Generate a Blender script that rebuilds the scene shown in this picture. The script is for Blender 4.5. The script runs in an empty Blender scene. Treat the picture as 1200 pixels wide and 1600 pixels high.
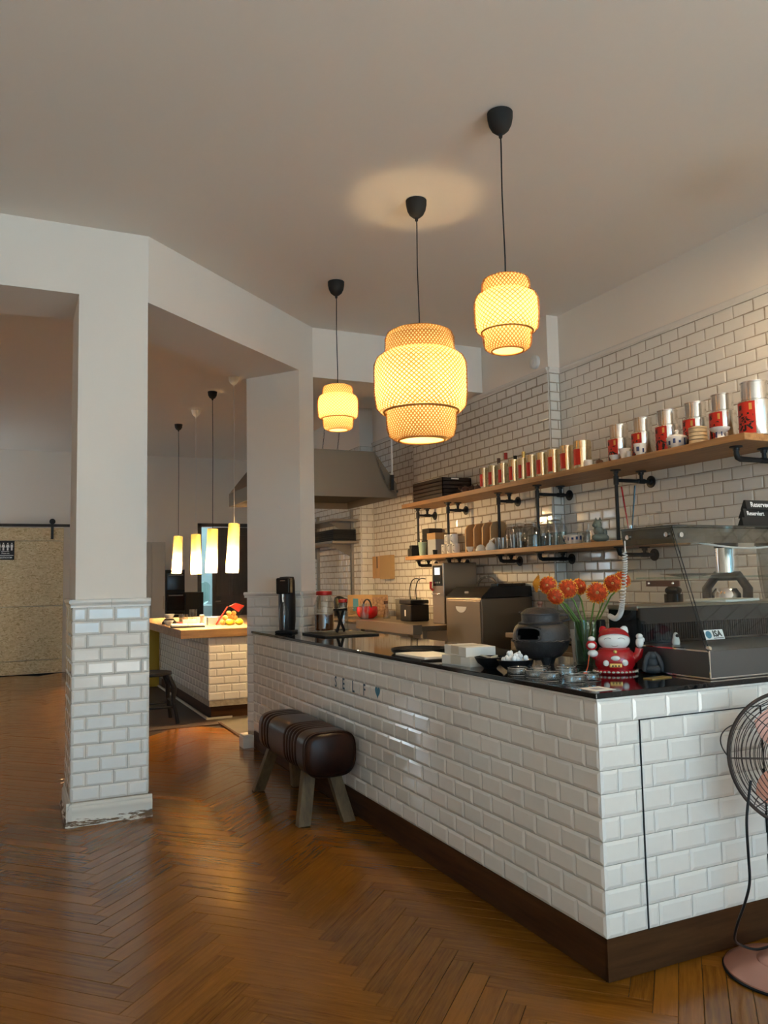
import bpy, bmesh, math, random
from mathutils import Vector, Matrix
random.seed(7)
PI = math.pi
C = bpy.context.scene.collection
SC = bpy.context.scene

# ------------------------------------------------------------------ camera
F_PX, YAW, PITCH, ROLL, EYE = 1251.76, math.radians(24.87), math.radians(4.85), math.radians(-1.139), 1.333
fw = Vector((math.sin(YAW)*math.cos(PITCH), math.cos(YAW)*math.cos(PITCH), math.sin(PITCH)))
rt = Vector((math.cos(YAW), -math.sin(YAW), 0)); up = rt.cross(fw)
r2 = rt*math.cos(ROLL)+up*math.sin(ROLL); u2 = -rt*math.sin(ROLL)+up*math.cos(ROLL)
cam_d = bpy.data.cameras.new('camera'); cam = bpy.data.objects.new('camera', cam_d); C.objects.link(cam)
cam_d.sensor_fit = 'HORIZONTAL'; cam_d.sensor_width = 36; cam_d.lens = F_PX/1200*36
cam_d.clip_start = .05; cam_d.clip_end = 100
cam.matrix_world = Matrix(((r2.x,u2.x,-fw.x,0),(r2.y,u2.y,-fw.y,0),(r2.z,u2.z,-fw.z,EYE),(0,0,0,1)))
SC.camera = cam
def project(p):
    q = Vector(p)-Vector((0,0,EYE)); d = q.dot(fw)
    if d < .1: return None
    return 600+F_PX*q.dot(r2)/d, 800-F_PX*q.dot(u2)/d, d

# ------------------------------------------------------------------ world and daylight
w = bpy.data.worlds.new('sky'); SC.world = w; w.use_nodes = True
w.node_tree.nodes['Background'].inputs[0].default_value = (.62,.76,1,1)
w.node_tree.nodes['Background'].inputs[1].default_value = .6
def area(name, loc, rot, sx, sy, power, col):
    l = bpy.data.lights.new(name, 'AREA'); l.shape = 'RECTANGLE'; l.size = sx; l.size_y = sy
    l.energy = power; l.color = col
    o = bpy.data.objects.new(name, l); C.objects.link(o); o.location = loc; o.rotation_euler = rot
    return o
# daylight from the street through the two shop windows behind the photographer
area('daylight', (2.2,-5.3,1.75), (PI/2,0,0), 3.2, 2.3, 112, (.28,.68,1))
area('daylight.001', (-1.3,-5.3,1.75), (PI/2,0,0), 1.6, 2.3, 24, (.42,.74,1))
area('daylight_passage', (-2.95,12.7,1.8), (0,-PI/2,0), 1.6, 1.0, 32, (.70,.86,1))
area('daylight_yard', (3.4,15.6,2.2), (-PI/2,0,0), 1.2, 1.2, 40, (.75,.92,1))
sun_d = bpy.data.lights.new('sun', 'SUN'); sun_d.energy = 58; sun_d.angle = .01; sun_d.color = (1,.99,.97)   # added so its patch inside the shop windows bounces up to the ceiling
sun = bpy.data.objects.new('sun', sun_d); C.objects.link(sun); sun.rotation_euler = Vector((.12,.64,-.77)).to_track_quat('-Z','Y').to_euler(); sun.location = (0,-9,9)
SC.view_settings.view_transform = 'Standard'; SC.view_settings.look = 'None'
SC.view_settings.exposure = 0.45; SC.view_settings.gamma = 1.0; SC.view_settings.use_curve_mapping = False

# ------------------------------------------------------------------ materials
MATS = {}
def nt(name):
    m = bpy.data.materials.new(name); m.use_nodes = True; MATS[name] = m
    return m, m.node_tree.nodes, m.node_tree.links, m.node_tree.nodes['Principled BSDF']
def coords(N, L, scale, kind='Object'):
    tc = N.new('ShaderNodeTexCoord'); mp = N.new('ShaderNodeMapping'); mp.inputs['Scale'].default_value = scale
    L.new(tc.outputs[kind], mp.inputs[0]); return mp.outputs[0]
def noise(N, L, vec, scale, detail=4, rough=.55):
    n = N.new('ShaderNodeTexNoise'); n.inputs['Scale'].default_value = scale; n.inputs['Detail'].default_value = detail
    n.inputs['Roughness'].default_value = rough; L.new(vec, n.inputs['Vector']); return n.outputs['Fac']
def ramp(N, L, fac, stops):
    r = N.new('ShaderNodeValToRGB'); L.new(fac, r.inputs[0]); e = r.color_ramp.elements
    e[0].position, e[0].color = stops[0][0], (*stops[0][1],1); e[1].position, e[1].color = stops[-1][0], (*stops[-1][1],1)
    for p, c in stops[1:-1]: x = e.new(p); x.color = (*c,1)
    return r.outputs[0]
def mixc(N, L, fac, a, b, mode='MIX'):
    m = N.new('ShaderNodeMix'); m.data_type = 'RGBA'; m.blend_type = mode
    for s, v in ((0,fac),(6,a),(7,b)):
        if isinstance(v, (int,float)): m.inputs[s].default_value = v
        elif isinstance(v, tuple): m.inputs[s].default_value = (*v,1)
        else: L.new(v, m.inputs[s])
    return m.outputs[2]
def bumpn(N, L, B, fac, strength, dist=.01):
    b = N.new('ShaderNodeBump'); b.inputs['Strength'].default_value = strength; b.inputs['Distance'].default_value = dist
    L.new(fac, b.inputs['Height']); L.new(b.outputs[0], B.inputs['Normal'])
def mat(name, col, rough=.5, metal=0, var=None, bump=None, stretch=(1,1,1), coat=0, trans=0, ior=1.45, spec=.5, emit=None, rvar=None):
    m, N, L, B = nt(name)
    B.inputs['Base Color'].default_value = (*col,1); B.inputs['Roughness'].default_value = rough
    B.inputs['Metallic'].default_value = metal; B.inputs['Coat Weight'].default_value = coat; B.inputs['Coat Roughness'].default_value = .08
    B.inputs['Transmission Weight'].default_value = trans; B.inputs['IOR'].default_value = ior; B.inputs['Specular IOR Level'].default_value = spec
    if emit: B.inputs['Emission Color'].default_value = (*emit[:3],1); B.inputs['Emission Strength'].default_value = emit[3]
    if var:
        f = noise(N, L, coords(N, L, stretch), var[0]); a = var[1]
        L.new(ramp(N, L, f, [(.3, tuple(c*(1-a) for c in col)), (.7, tuple(min(1,c*(1+a)) for c in col))]), B.inputs['Base Color'])
    if rvar:
        f = noise(N, L, coords(N, L, stretch), rvar[0]); mr = N.new('ShaderNodeMapRange'); L.new(f, mr.inputs[0])
        mr.inputs[1].default_value = .3; mr.inputs[2].default_value = .7; mr.inputs[3].default_value = rvar[1]; mr.inputs[4].default_value = rvar[2]
        L.new(mr.outputs[0], B.inputs['Roughness'])
    if bump: bumpn(N, L, B, noise(N, L, coords(N, L, stretch), bump[0]), bump[1])
    return m
def thin_glass(name, tint=(1,1,1), gloss=.0, extra=0.0):
    m, N, L, B = nt(name); N.remove(B); out = N['Material Output']
    t = N.new('ShaderNodeBsdfTransparent'); t.inputs[0].default_value = (*tint,1)
    g = N.new('ShaderNodeBsdfGlossy'); g.inputs['Roughness'].default_value = gloss
    lw = N.new('ShaderNodeLayerWeight'); lw.inputs[0].default_value = .5          # Schlick reflectance, the same from both sides of the sheet
    pw = N.new('ShaderNodeMath'); pw.operation = 'POWER'; pw.inputs[1].default_value = 5; L.new(lw.outputs['Facing'], pw.inputs[0])
    ad = N.new('ShaderNodeMath'); ad.operation = 'MULTIPLY_ADD'; ad.inputs[1].default_value = .9; ad.inputs[2].default_value = .04+extra; ad.use_clamp = True
    L.new(pw.outputs[0], ad.inputs[0])
    x = N.new('ShaderNodeMixShader'); L.new(ad.outputs[0], x.inputs[0]); L.new(t.outputs[0], x.inputs[1]); L.new(g.outputs[0], x.inputs[2])
    L.new(x.outputs[0], out.inputs[0]); return m
def translucent(name, col, tcol, fac=.6):
    m, N, L, B = nt(name); N.remove(B); out = N['Material Output']
    d = N.new('ShaderNodeBsdfDiffuse'); d.inputs[0].default_value = (*col,1)
    t = N.new('ShaderNodeBsdfTranslucent'); t.inputs[0].default_value = (*tcol,1)
    x = N.new('ShaderNodeMixShader'); x.inputs[0].default_value = fac; L.new(d.outputs[0], x.inputs[1]); L.new(t.outputs[0], x.inputs[2])
    L.new(x.outputs[0], out.inputs[0]); return m
def wood(name, dark, light, rough=.4, sc=(3,30,30), coat=0, scale=1.0):
    m, N, L, B = nt(name); v = coords(N, L, sc)
    f = noise(N, L, v, scale, 8, .62)
    L.new(ramp(N, L, f, [(.28,dark),(.72,light)]), B.inputs['Base Color'])
    B.inputs['Roughness'].default_value = rough; B.inputs['Coat Weight'].default_value = coat
    bumpn(N, L, B, f, .12, .004); return m

mat('paint', (.86,.795,.715), .92, bump=(60,.05)); mat('ceiling_paint', (.87,.80,.72), .95, bump=(50,.05))
mat('tile', (.82,.79,.735), .09, coat=.3, var=(9,.03), bump=(14,.03)); mat('grout', (.37,.32,.255), .9, var=(30,.25))
mat('tile_trim', (.82,.79,.735), .12, coat=.3)
m, N, L, B = nt('parquet')
uv = N.new('ShaderNodeUVMap'); uv.uv_map = 'UVMap'
mp = N.new('ShaderNodeMapping'); mp.inputs['Scale'].default_value = (5,75,1); L.new(uv.outputs[0], mp.inputs[0])
g1 = noise(N, L, mp.outputs[0], 1, 8, .65)
mp2 = N.new('ShaderNodeMapping'); mp2.inputs['Scale'].default_value = (9,220,1); L.new(uv.outputs[0], mp2.inputs[0])
g2 = noise(N, L, mp2.outputs[0], 1, 4, .6)
at = N.new('ShaderNodeAttribute'); at.attribute_name = 'rnd'
base = ramp(N, L, at.outputs['Fac'], [(0,(.11,.036,.003)),(.5,(.18,.064,.006)),(1,(.27,.10,.011))])
c1 = mixc(N, L, ramp(N, L, g1, [(.3,(0,0,0)),(.75,(.75,.75,.75))]), base, (.33,.13,.016))
c2 = mixc(N, L, ramp(N, L, g2, [(.28,(.35,.35,.35)),(.42,(0,0,0))]), c1, (.05,.016,.002))
tcw = N.new('ShaderNodeNewGeometry')
st = noise(N, L, tcw.outputs['Position'], 1.9, 2.5, .5)
c3 = mixc(N, L, ramp(N, L, st, [(.57,(0,0,0)),(.78,(.25,.25,.25))]), c2, (.040,.014,.003))
L.new(c3, B.inputs['Base Color'])
rr = noise(N, L, tcw.outputs['Position'], 4, 2.5, .5)
L.new(ramp(N, L, rr, [(.3,(.16,.16,.16)),(.75,(.27,.27,.27))]), B.inputs['Roughness'])
bumpn(N, L, B, g2, .03, .003); B.inputs['Specular IOR Level'].default_value = .12; B.inputs['Coat Weight'].default_value = .5; B.inputs['Coat Roughness'].default_value = .2; B.inputs['Coat IOR'].default_value = 1.45
mat('joint', (.018,.009,.004), .9)
wood('dark_floor', (.02,.010,.005), (.045,.022,.011), .5, (2,14,1)); mat('bounce_stone', (.48,.485,.48), .7, var=(5,.12)); mat('kitchen_floor', (.085,.07,.052), .5, var=(6,.2))  # pale stone is an added unseen floor that bounces sun to the ceiling
wood('plinth_wood', (.030,.011,.004), (.085,.036,.012), .6, (2,2,26)); MATS['plinth_wood'].node_tree.nodes['Principled BSDF'].inputs['Specular IOR Level'].default_value = .15; wood('shelf_wood', (.26,.125,.043), (.50,.27,.11), .5, (40,2.2,40))
wood('slab_wood', (.16,.085,.035), (.42,.25,.11), .45, (3,22,22)); wood('leg_wood', (.06,.036,.015), (.20,.13,.055), .6, (22,22,4))
m, N, L, B = nt('granite'); v = coords(N, L, (1,1,1)); sp = noise(N, L, v, 260, 2)
L.new(ramp(N, L, sp, [(.62,(.006,.006,.007)),(.72,(.05,.05,.055))]), B.inputs['Base Color']); B.inputs['Roughness'].default_value = .07
mat('steel', (.40,.34,.27), .30, .95); mat('hood_steel', (.23,.185,.135), .42, .85); mat('case_steel', (.17,.17,.17), .36, .85); mat('steel_dark', (.27,.235,.20), .34, .9)
mat('chrome', (.85,.84,.82), .08, 1); mat('tin', (.80,.78,.74), .17, 1, bump=(16,.04)); mat('tin_lamplit', (.82,.72,.50), .14, 1, bump=(16,.04)); mat('black_iron', (.012,.012,.013), .5)  # warm tin has the lamps' gold reflection put into its colour
mat('black_plastic', (.012,.012,.013), .4, spec=.3); mat('black_matte', (.014,.013,.012), .75); mat('black_gloss', (.006,.006,.006), .08)
m, N, L, B = nt('osb'); v = coords(N, L, (1,1,1)); vo = N.new('ShaderNodeTexVoronoi'); vo.inputs['Scale'].default_value = 1
mpv = N.new('ShaderNodeMapping'); mpv.inputs['Scale'].default_value = (22,1,70); mpv.inputs['Rotation'].default_value = (0,.5,0)
dn = N.new('ShaderNodeTexNoise'); dn.inputs['Scale'].default_value = 5; L.new(v, dn.inputs[0])
av = N.new('ShaderNodeVectorMath'); av.operation = 'MULTIPLY_ADD'; av.inputs[1].default_value = (.09,0,.09); L.new(dn.outputs['Color'], av.inputs[0]); L.new(v, av.inputs[2])
def chips(rot, sc):
    q = N.new('ShaderNodeMapping'); q.inputs['Scale'].default_value = sc; q.inputs['Rotation'].default_value = (0,rot,0)
    L.new(av.outputs[0], q.inputs[0]); v_ = N.new('ShaderNodeTexVoronoi'); v_.inputs['Scale'].default_value = 1; L.new(q.outputs[0], v_.inputs['Vector']); return v_.outputs['Color']
sr = N.new('ShaderNodeSeparateColor')
L.new(mixc(N, L, ramp(N, L, noise(N, L, v, 16, 2), [(.49,(0,0,0)),(.51,(1,1,1))]), chips(.55,(26,1,80)), mixc(N, L, ramp(N, L, noise(N, L, v, 11, 2), [(.49,(0,0,0)),(.51,(1,1,1))]), chips(-.7,(28,1,75)), chips(1.5,(24,1,70)))), sr.inputs[0])
L.new(ramp(N, L, sr.outputs[0], [(0,(.50,.35,.17)),(.3,(.70,.54,.31)),(.7,(.76,.60,.36)),(1,(.85,.72,.48))]), B.inputs['Base Color']); B.inputs['Roughness'].default_value = .8
m, N, L, B = nt('leather'); f = noise(N, L, coords(N, L, (1,1,1)), 9, 6)
L.new(ramp(N, L, f, [(.3,(.010,.004,.003)),(.7,(.038,.013,.006))]), B.inputs['Base Color']); B.inputs['Roughness'].default_value = .30; B.inputs['Specular IOR Level'].default_value = .22
bumpn(N, L, B, noise(N, L, coords(N, L, (1,1,1)), 180, 3), .12, .002)
m, N, L, B = nt('peeling_paint'); f = noise(N, L, coords(N, L, (4,4,34)), 1.6, 9, .7)
g = N.new('ShaderNodeSeparateXYZ'); tcp = N.new('ShaderNodeTexCoord'); L.new(tcp.outputs['Object'], g.inputs[0])
mr = N.new('ShaderNodeMapRange'); L.new(g.outputs[2], mr.inputs[0]); mr.inputs[1].default_value = .02; mr.inputs[2].default_value = .085; mr.inputs[3].default_value = .09; mr.inputs[4].default_value = -.14
ad = N.new('ShaderNodeMath'); L.new(f, ad.inputs[0]); L.new(mr.outputs[0], ad.inputs[1])
L.new(ramp(N, L, ad.outputs[0], [(.565,(.74,.72,.66)),(.60,(.13,.075,.035))]), B.inputs['Base Color']); B.inputs['Roughness'].default_value = .6
thin_glass('pane', (.97,.985,.98)); thin_glass('pane_tint', (.40,.44,.42), .05, .10); thin_glass('jar_glass', (.955,.97,.965), .03, .05)
thin_glass('clear_plastic', (.80,.80,.78), .15, .08); thin_glass('vase_glass', (.75,.84,.80), .02, .04)
mat('glass', (1,1,1), .02, trans=1, ior=1.47)
translucent('lining', (.85,.66,.36), (.62,.47,.22), .5); translucent('tube_paper', (.8,.62,.36), (.46,.31,.11), .55)
translucent('bamboo', (.55,.28,.09), (.38,.14,.03), .35); mat('opal', (.9,.8,.6), .5, emit=(1,.70,.38,185)); mat('added_lamp_bulb', (1,.9,.7), .4, emit=(1,.66,.30,1200)); mat('bulb_large', (1,.9,.7), .4, emit=(1,.71,.36,470)); mat('bulb_small', (1,.9,.7), .4, emit=(1,.71,.36,105)); mat('bulb_tube', (1,.9,.7), .4, emit=(1,.68,.32,7000))  # the opal glow and the one after it belong to added lamps
mat('ceramic', (.82,.80,.76), .14); mat('ceramic_blue', (.03,.05,.16), .2); mat('red_label', (.50,.022,.012), .45); mat('gold', (.75,.50,.16), .3, .8)
mat('red_glaze', (.42,.008,.012), .1, coat=.4); mat('iron_pot', (.055,.052,.052), .5, .35, bump=(45,.5), var=(12,.3)); mat('stone_dark', (.045,.048,.052), .65, bump=(40,.3))
mat('stone_green', (.15,.18,.16), .7, bump=(60,.3)); mat('cardboard', (.42,.27,.13), .85); mat('paper', (.82,.79,.72), .85); mat('kraft', (.48,.33,.17), .8)
mat('board_wood', (.55,.33,.15), .55, var=(6,.25), stretch=(1,1,.2)); mat('blue_paint', (.06,.24,.36), .5); mat('letter_paint', (.015,.07,.12), .5); mat('ink', (.01,.01,.01), .6); mat('white_print', (.9,.9,.9), .6)
mat('petal_orange', (.58,.060,.006), .6, var=(70,.45)); mat('petal_yellow', (.78,.34,.03), .6); mat('flower_heart', (.55,.28,.10), .8); mat('stem_green', (.10,.22,.04), .5)
mat('copper', (.50,.25,.19), .32, .6); mat('copper_dark', (.20,.10,.07), .45, .4); mat('wire', (.10,.085,.08), .3, .8); mat('hoop_brown', (.045,.028,.022), .4, .3)
mat('lemon', (.85,.55,.03), .4); mat('red_bag', (.55,.05,.03), .35); mat('orange_fruit', (.85,.42,.12), .5); mat('pale_green', (.36,.50,.40), .35); mat('pale_blue', (.45,.62,.66), .5)
mat('white_plastic', (.78,.77,.74), .4); mat('cabinet_white', (.55,.53,.50), .5); wood('door_brown', (.05,.036,.026), (.085,.062,.045), .45, (8,8,1)); mat('red_plastic', (.45,.015,.012), .3)
mat('yellow_panel', (.55,.38,.03), .5); mat('pale_wall', (.62,.74,.76), .8); mat('tea', (.12,.03,.006), .1); mat('screen_dark', (.012,.014,.016), .12); mat('screen_lit', (.5,.6,.65), .3, emit=(.6,.75,.85,.6))
mat('bamboo_pale', (.58,.42,.24), .6); mat('box_print', (.36,.22,.14), .7, var=(35,.5)); mat('grey_card', (.33,.35,.40), .6); mat('steamer_brown', (.09,.035,.018), .5); mat('dark_wood', (.028,.015,.009), .6); mat('cream', (.62,.56,.44), .5)

# ------------------------------------------------------------------ mesh building
class MB:
    def __init__(s): s.v = []; s.f = []
    def add(s, vs, fs, M=None):
        o = len(s.v); s.v += [tuple(M @ Vector(v)) if M else tuple(v) for v in vs]; s.f += [tuple(i+o for i in f) for f in fs]; return s
    def box(s, x0, x1, y0, y1, z0, z1, M=None):
        return s.add([(x0,y0,z0),(x1,y0,z0),(x1,y1,z0),(x0,y1,z0),(x0,y0,z1),(x1,y0,z1),(x1,y1,z1),(x0,y1,z1)],
                     [(3,2,1,0),(4,5,6,7),(0,1,5,4),(1,2,6,5),(2,3,7,6),(3,0,4,7)], M)
    def prism(s, poly, z0, z1, M=None):          # counter-clockwise polygon in xy
        n = len(poly)
        return s.add([(x,y,z0) for x,y in poly]+[(x,y,z1) for x,y in poly],
                     [tuple(range(n-1,-1,-1)), tuple(range(n,2*n))]+[(i,(i+1)%n,n+(i+1)%n,n+i) for i in range(n)], M)
    def lathe(s, prof, n=24, M=None, skip=None):
        vs = []; idx = []
        for r, z in prof:
            if r < 1e-6: idx.append([len(vs)]*n); vs.append((0,0,z))
            else:
                idx.append(list(range(len(vs), len(vs)+n))); vs += [(r*math.cos(2*PI*i/n), r*math.sin(2*PI*i/n), z) for i in range(n)]
        fs = []
        for k in range(len(prof)-1):
            for i in range(n):
                j = (i+1)%n
                if skip and skip(k, i): continue
                q = [idx[k][i], idx[k][j], idx[k+1][j], idx[k+1][i]]; u = []
                for a in q:
                    if a not in u: u.append(a)
                if len(u) > 2: fs.append(tuple(u))
        return s.add(vs, fs, M)
    def cyl(s, r, z0, z1, n=20, M=None, r2=None): return s.lathe([(0,z0),(r,z0),(r if r2 is None else r2,z1),(0,z1)], n, M)
    def tube(s, pts, r, n=8, cap=True):
        pts = [Vector(p) for p in pts]; m = len(pts); rs = r if isinstance(r, (list,tuple)) else [r]*m
        T = [(pts[min(i+1,m-1)]-pts[max(i-1,0)]).normalized() for i in range(m)]
        a = Vector((0,0,1)) if abs(T[0].z) < .9 else Vector((1,0,0)); nrm = T[0].cross(a).normalized(); vs = []
        for i in range(m):
            nrm = (nrm-T[i]*nrm.dot(T[i])).normalized(); b = T[i].cross(nrm)
            vs += [pts[i]+(nrm*math.cos(2*PI*k/n)+b*math.sin(2*PI*k/n))*rs[i] for k in range(n)]
        fs = [(i*n+k, i*n+(k+1)%n, (i+1)*n+(k+1)%n, (i+1)*n+k) for i in range(m-1) for k in range(n)]
        if cap: fs += [tuple(range(n-1,-1,-1)), tuple(range((m-1)*n, m*n))]
        return s.add(vs, fs)
    def ell(s, c, r, nu=18, nv=10, M=None):
        r = (r,r,r) if isinstance(r, (int,float)) else r
        T = Matrix.Translation(c) @ Matrix.Diagonal((*r,1)); T = (M @ T) if M else T
        return s.lathe([(math.sin(PI*i/nv) if 0 < i < nv else 0, -math.cos(PI*i/nv)) for i in range(nv+1)], nu, T)
    def mesh(s, name):
        me = bpy.data.meshes.new(name); me.from_pydata(s.v, [], s.f); me.update(); return me
    def build(s, name, material, parent=None, smooth=0, bevel=0, seg=2, kind=None):
        me = s.mesh(name); me.materials.append(MATS[material]); o = bpy.data.objects.new(name, me); C.objects.link(o)
        bm = bmesh.new(); bm.from_mesh(me); bmesh.ops.recalc_face_normals(bm, faces=bm.faces); bm.to_mesh(me); bm.free()
        if smooth:
            me.polygons.foreach_set('use_smooth', [True]*len(me.polygons)); me.set_sharp_from_angle(angle=math.radians(smooth))
        if bevel:
            b = o.modifiers.new('edge', 'BEVEL'); b.width = bevel; b.segments = seg; b.limit_method = 'ANGLE'
        if parent: o.parent = parent
        if kind: o['kind'] = kind
        return o
def tag(o, label, cat, group=None):
    o['label'] = label; o['category'] = cat
    if group: o['group'] = group
    return o
def thing(name, label, cat, loc=(0,0,0), rz=0, group=None, sc=None):
    o = bpy.data.objects.new(name, None); C.objects.link(o); o.location = loc; o.rotation_euler = (0,0,rz); o.empty_display_size = .05
    if sc: o.scale = (sc,sc,sc)
    return tag(o, label, cat, group)
def struct(o): o['kind'] = 'structure'; return o
def dup(root, loc, rz=0, label=None, sc=None):
    def cp(o, par):
        c = o.copy(); C.objects.link(c); c.parent = par
        for ch in list(o.children): cp(ch, c)
        return c
    r = cp(root, None); r.location = loc; r.rotation_euler = (0,0,rz)
    if label: r['label'] = label
    if sc: r.scale = (sc,sc,sc)
    return r
def text_mb(body, size, extrude=.0006, bold=0, align='CENTER'):
    cu = bpy.data.curves.new('text', 'FONT'); cu.body = body; cu.size = size; cu.align_x = align; cu.align_y = 'CENTER'; cu.extrude = extrude; cu.offset = bold; cu.resolution_u = 3
    o = bpy.data.objects.new('text', cu); C.objects.link(o); dg = bpy.context.evaluated_depsgraph_get()
    me = bpy.data.meshes.new_from_object(o.evaluated_get(dg)); mb = MB(); mb.v = [tuple(v.co) for v in me.vertices]; mb.f = [tuple(p.vertices) for p in me.polygons]
    bpy.data.objects.remove(o); bpy.data.curves.remove(cu); bpy.data.meshes.remove(me); return mb
def move(mb, M): mb.v = [tuple(M @ Vector(v)) for v in mb.v]; return mb
def frame(o, u, n):                              # matrix whose x runs along u, y up, z along n
    u = Vector(u); n = Vector(n); z = Vector((0,0,1))
    return Matrix(((u.x,z.x,n.x,o[0]),(u.y,z.y,n.y,o[1]),(u.z,z.z,n.z,o[2]),(0,0,0,1)))
def spline(pts, k=8):                            # a smooth curve through the given points
    P_ = [Vector(p) for p in pts]; out = []
    for i in range(len(P_)-1):
        p0, p1, p2, p3 = P_[max(i-1,0)], P_[i], P_[i+1], P_[min(i+2,len(P_)-1)]
        for j in range(k): f = j/k; out.append(.5*((2*p1)+(p2-p0)*f+(2*p0-5*p1+4*p2-p3)*f*f+(3*p1-p0-3*p2+p3)*f**3))
    return out+[P_[-1]]
T3 = Matrix.Translation
def RX(a): return Matrix.Rotation(a,4,'X')
def RY(a): return Matrix.Rotation(a,4,'Y')
def RZ(a): return Matrix.Rotation(a,4,'Z')
# ------------------------------------------------------------------ glazed tiles, laid one by one
TW, TH, GAP = .152, .077, .0017
_tiles = {}
def tile_mb(w, h, d=.0075, bev=.0115):
    e = min(bev, w*.3, h*.3); m = MB()
    def rc(i, z): return [(i,i,z),(w-i,i,z),(w-i,h-i,z),(i,h-i,z)]
    m.add(rc(0,-.004)+rc(0,d*.42)+rc(e,d), [(0,1,5,4),(1,2,6,5),(2,3,7,6),(3,0,4,7),(4,5,9,8),(5,6,10,9),(6,7,11,10),(7,4,8,11),(8,9,10,11)])
    return m
def tile_mesh(w, h):
    k = (round(w,3), round(h,3))
    if k not in _tiles:
        me = tile_mb(*k).mesh('tile'); me.materials.append(MATS['tile']); _tiles[k] = me
    return _tiles[k]
def lay(specs, o, u, n, length, ztop, rows, full_first=True, from_end=False, cuts=(), cut_rows=()):
    for r in range(rows):
        full = (r%2 == 0) == full_first; b = [0.0]; x = TW if full else TW/2
        while x < length-.012: b.append(x); x += TW
        b.append(length)
        if from_end: b = [length-q for q in reversed(b)]
        b = sorted(set(b+[c for c in cuts if r in cut_rows and 0 < c < length]))
        for a, c in zip(b, b[1:]):
            if c-a < .014: continue
            org = Vector((o[0],o[1],0))+Vector(u)*(a+GAP/2); org.z = ztop-(r+1)*TH+GAP/2
            specs.append((frame(org, u, n), round(c-a-GAP,3), TH-GAP))
def finish_tiles(parent, specs, cap=300):
    def key(s):
        p = project(s[0] @ Vector((s[1]/2,s[2]/2,0)))
        return (0, p[2]) if p and -20 < p[0] < 1220 and -20 < p[1] < 1620 else (1, (s[0].translation).length)
    specs.sort(key=key); rest = MB(); k = 0
    for M, w_, h_ in specs:
        J = RX(random.gauss(0,.0035)) @ RY(random.gauss(0,.0035))
        if k < cap and key((M,w_,h_))[0] == 0:
            o = bpy.data.objects.new('tile', tile_mesh(w_,h_)); C.objects.link(o); o.matrix_local = M @ J; o.parent = parent; k += 1
        else: t = tile_mb(w_,h_); rest.add(t.v, t.f, M @ J)
    if rest.v: rest.build('tile_field', 'tile', parent, kind='stuff')
def rail(parent, a, b, z0, n, prof, name='trim_tile', step=.2, material='tile_trim'):
    a = Vector((*a,0)); b = Vector((*b,0)); L_ = (b-a).length; u = (b-a).normalized(); k = max(1, round(L_/step))
    for i in range(k):
        m = MB(); x0, x1 = L_*i/k+.0006, L_*(i+1)/k-.0006; q = len(prof)
        m.add([(x0,z,d) for d,z in prof]+[(x1,z,d) for d,z in prof], [tuple(range(q)), tuple(range(2*q-1,q-1,-1))]+[(j,(j+1)%q,q+(j+1)%q,q+j) for j in range(q)], frame((a.x,a.y,z0), u, n))
        m.build(name, material, parent, smooth=50)
DADO = [(-.004,0),(.012,0),(.013,.008),(.010,.012),(.014,.018),(.022,.026),(.024,.036),(.018,.045),(-.004,.047)]

# ------------------------------------------------------------------ floor
floor = struct(MB().box(-2.7,4.4,-5.2,16.5,-.08,-.007).build('floor', 'joint'))
PW, PN = .0745, 7
def plank_mb():
    m = MB(); g, e = .0007, .0012; L_ = PW*PN
    def rc(i, z): return [(i,i,z),(L_-i,i,z),(L_-i,PW-i,z),(i,PW-i,z)]
    m.add(rc(g,-.009)+rc(g,-e)+rc(g+e,0), [(0,1,5,4),(1,2,6,5),(2,3,7,6),(3,0,4,7),(4,5,9,8),(5,6,10,9),(6,7,11,10),(7,4,8,11),(8,9,10,11)]); return m
def uv_rnd(me, seeds, per):
    uvl = me.uv_layers.new(name='UVMap'); at = me.attributes.new('rnd', 'FLOAT', 'FACE')
    for p in me.polygons:
        s = seeds[p.index//per]; at.data[p.index].value = s[0]
        for li in p.loop_indices:
            x, y = s[3][me.loops[li].vertex_index] if s[3] else me.vertices[me.loops[li].vertex_index].co[:2]
            uvl.data[li].uv = (x+s[1], y+s[2])
PV = []
for k in range(14):
    t = plank_mb(); me = t.mesh('plank'); me.materials.append(MATS['parquet']); uv_rnd(me, [(random.random(), random.random()*40, random.random()*40, None)], 9); PV.append(me)
s2 = math.sqrt(.5); planks = []
for m_ in range(-7, 7):
    for k in range(-80, 190):
        for typ in (0,1):
            if typ == 0: u0, v0, ang = k+m_*PN, k-m_*PN, PI/4
            else: u0, v0, ang = PN+k+m_*PN, 1+k-m_*PN, -PI/4
            x = 1.112+PW*(u0-v0)*s2; y = 3.0+PW*(u0+v0)*s2
            M = T3((x,y,random.gauss(0,.00025))) @ RZ(ang)
            if typ == 1: M = T3((x,y,random.gauss(0,.00025))) @ RZ(-PI/4)
            cx, cy, _ = M @ Vector((PW*PN/2,PW/2,0))
            if not(-2.7 < cx < 4.0 and -2.6 < cy < 13.4): continue
            if cx > 1.0 and cy > 7.6: continue
            if cx > 2.1 and cy > 2.5: continue
            M = M @ RX(random.gauss(0,.0055)) @ RY(random.gauss(0,.0008))
            p = project((cx,cy,0)); vis = p and -30 < p[0] < 1230 and -30 < p[1] < 1630
            planks.append((0 if vis else 1, p[2] if vis else 0, M))
planks.sort(key=lambda q: q[:2]); rest = MB(); seeds = []
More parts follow.
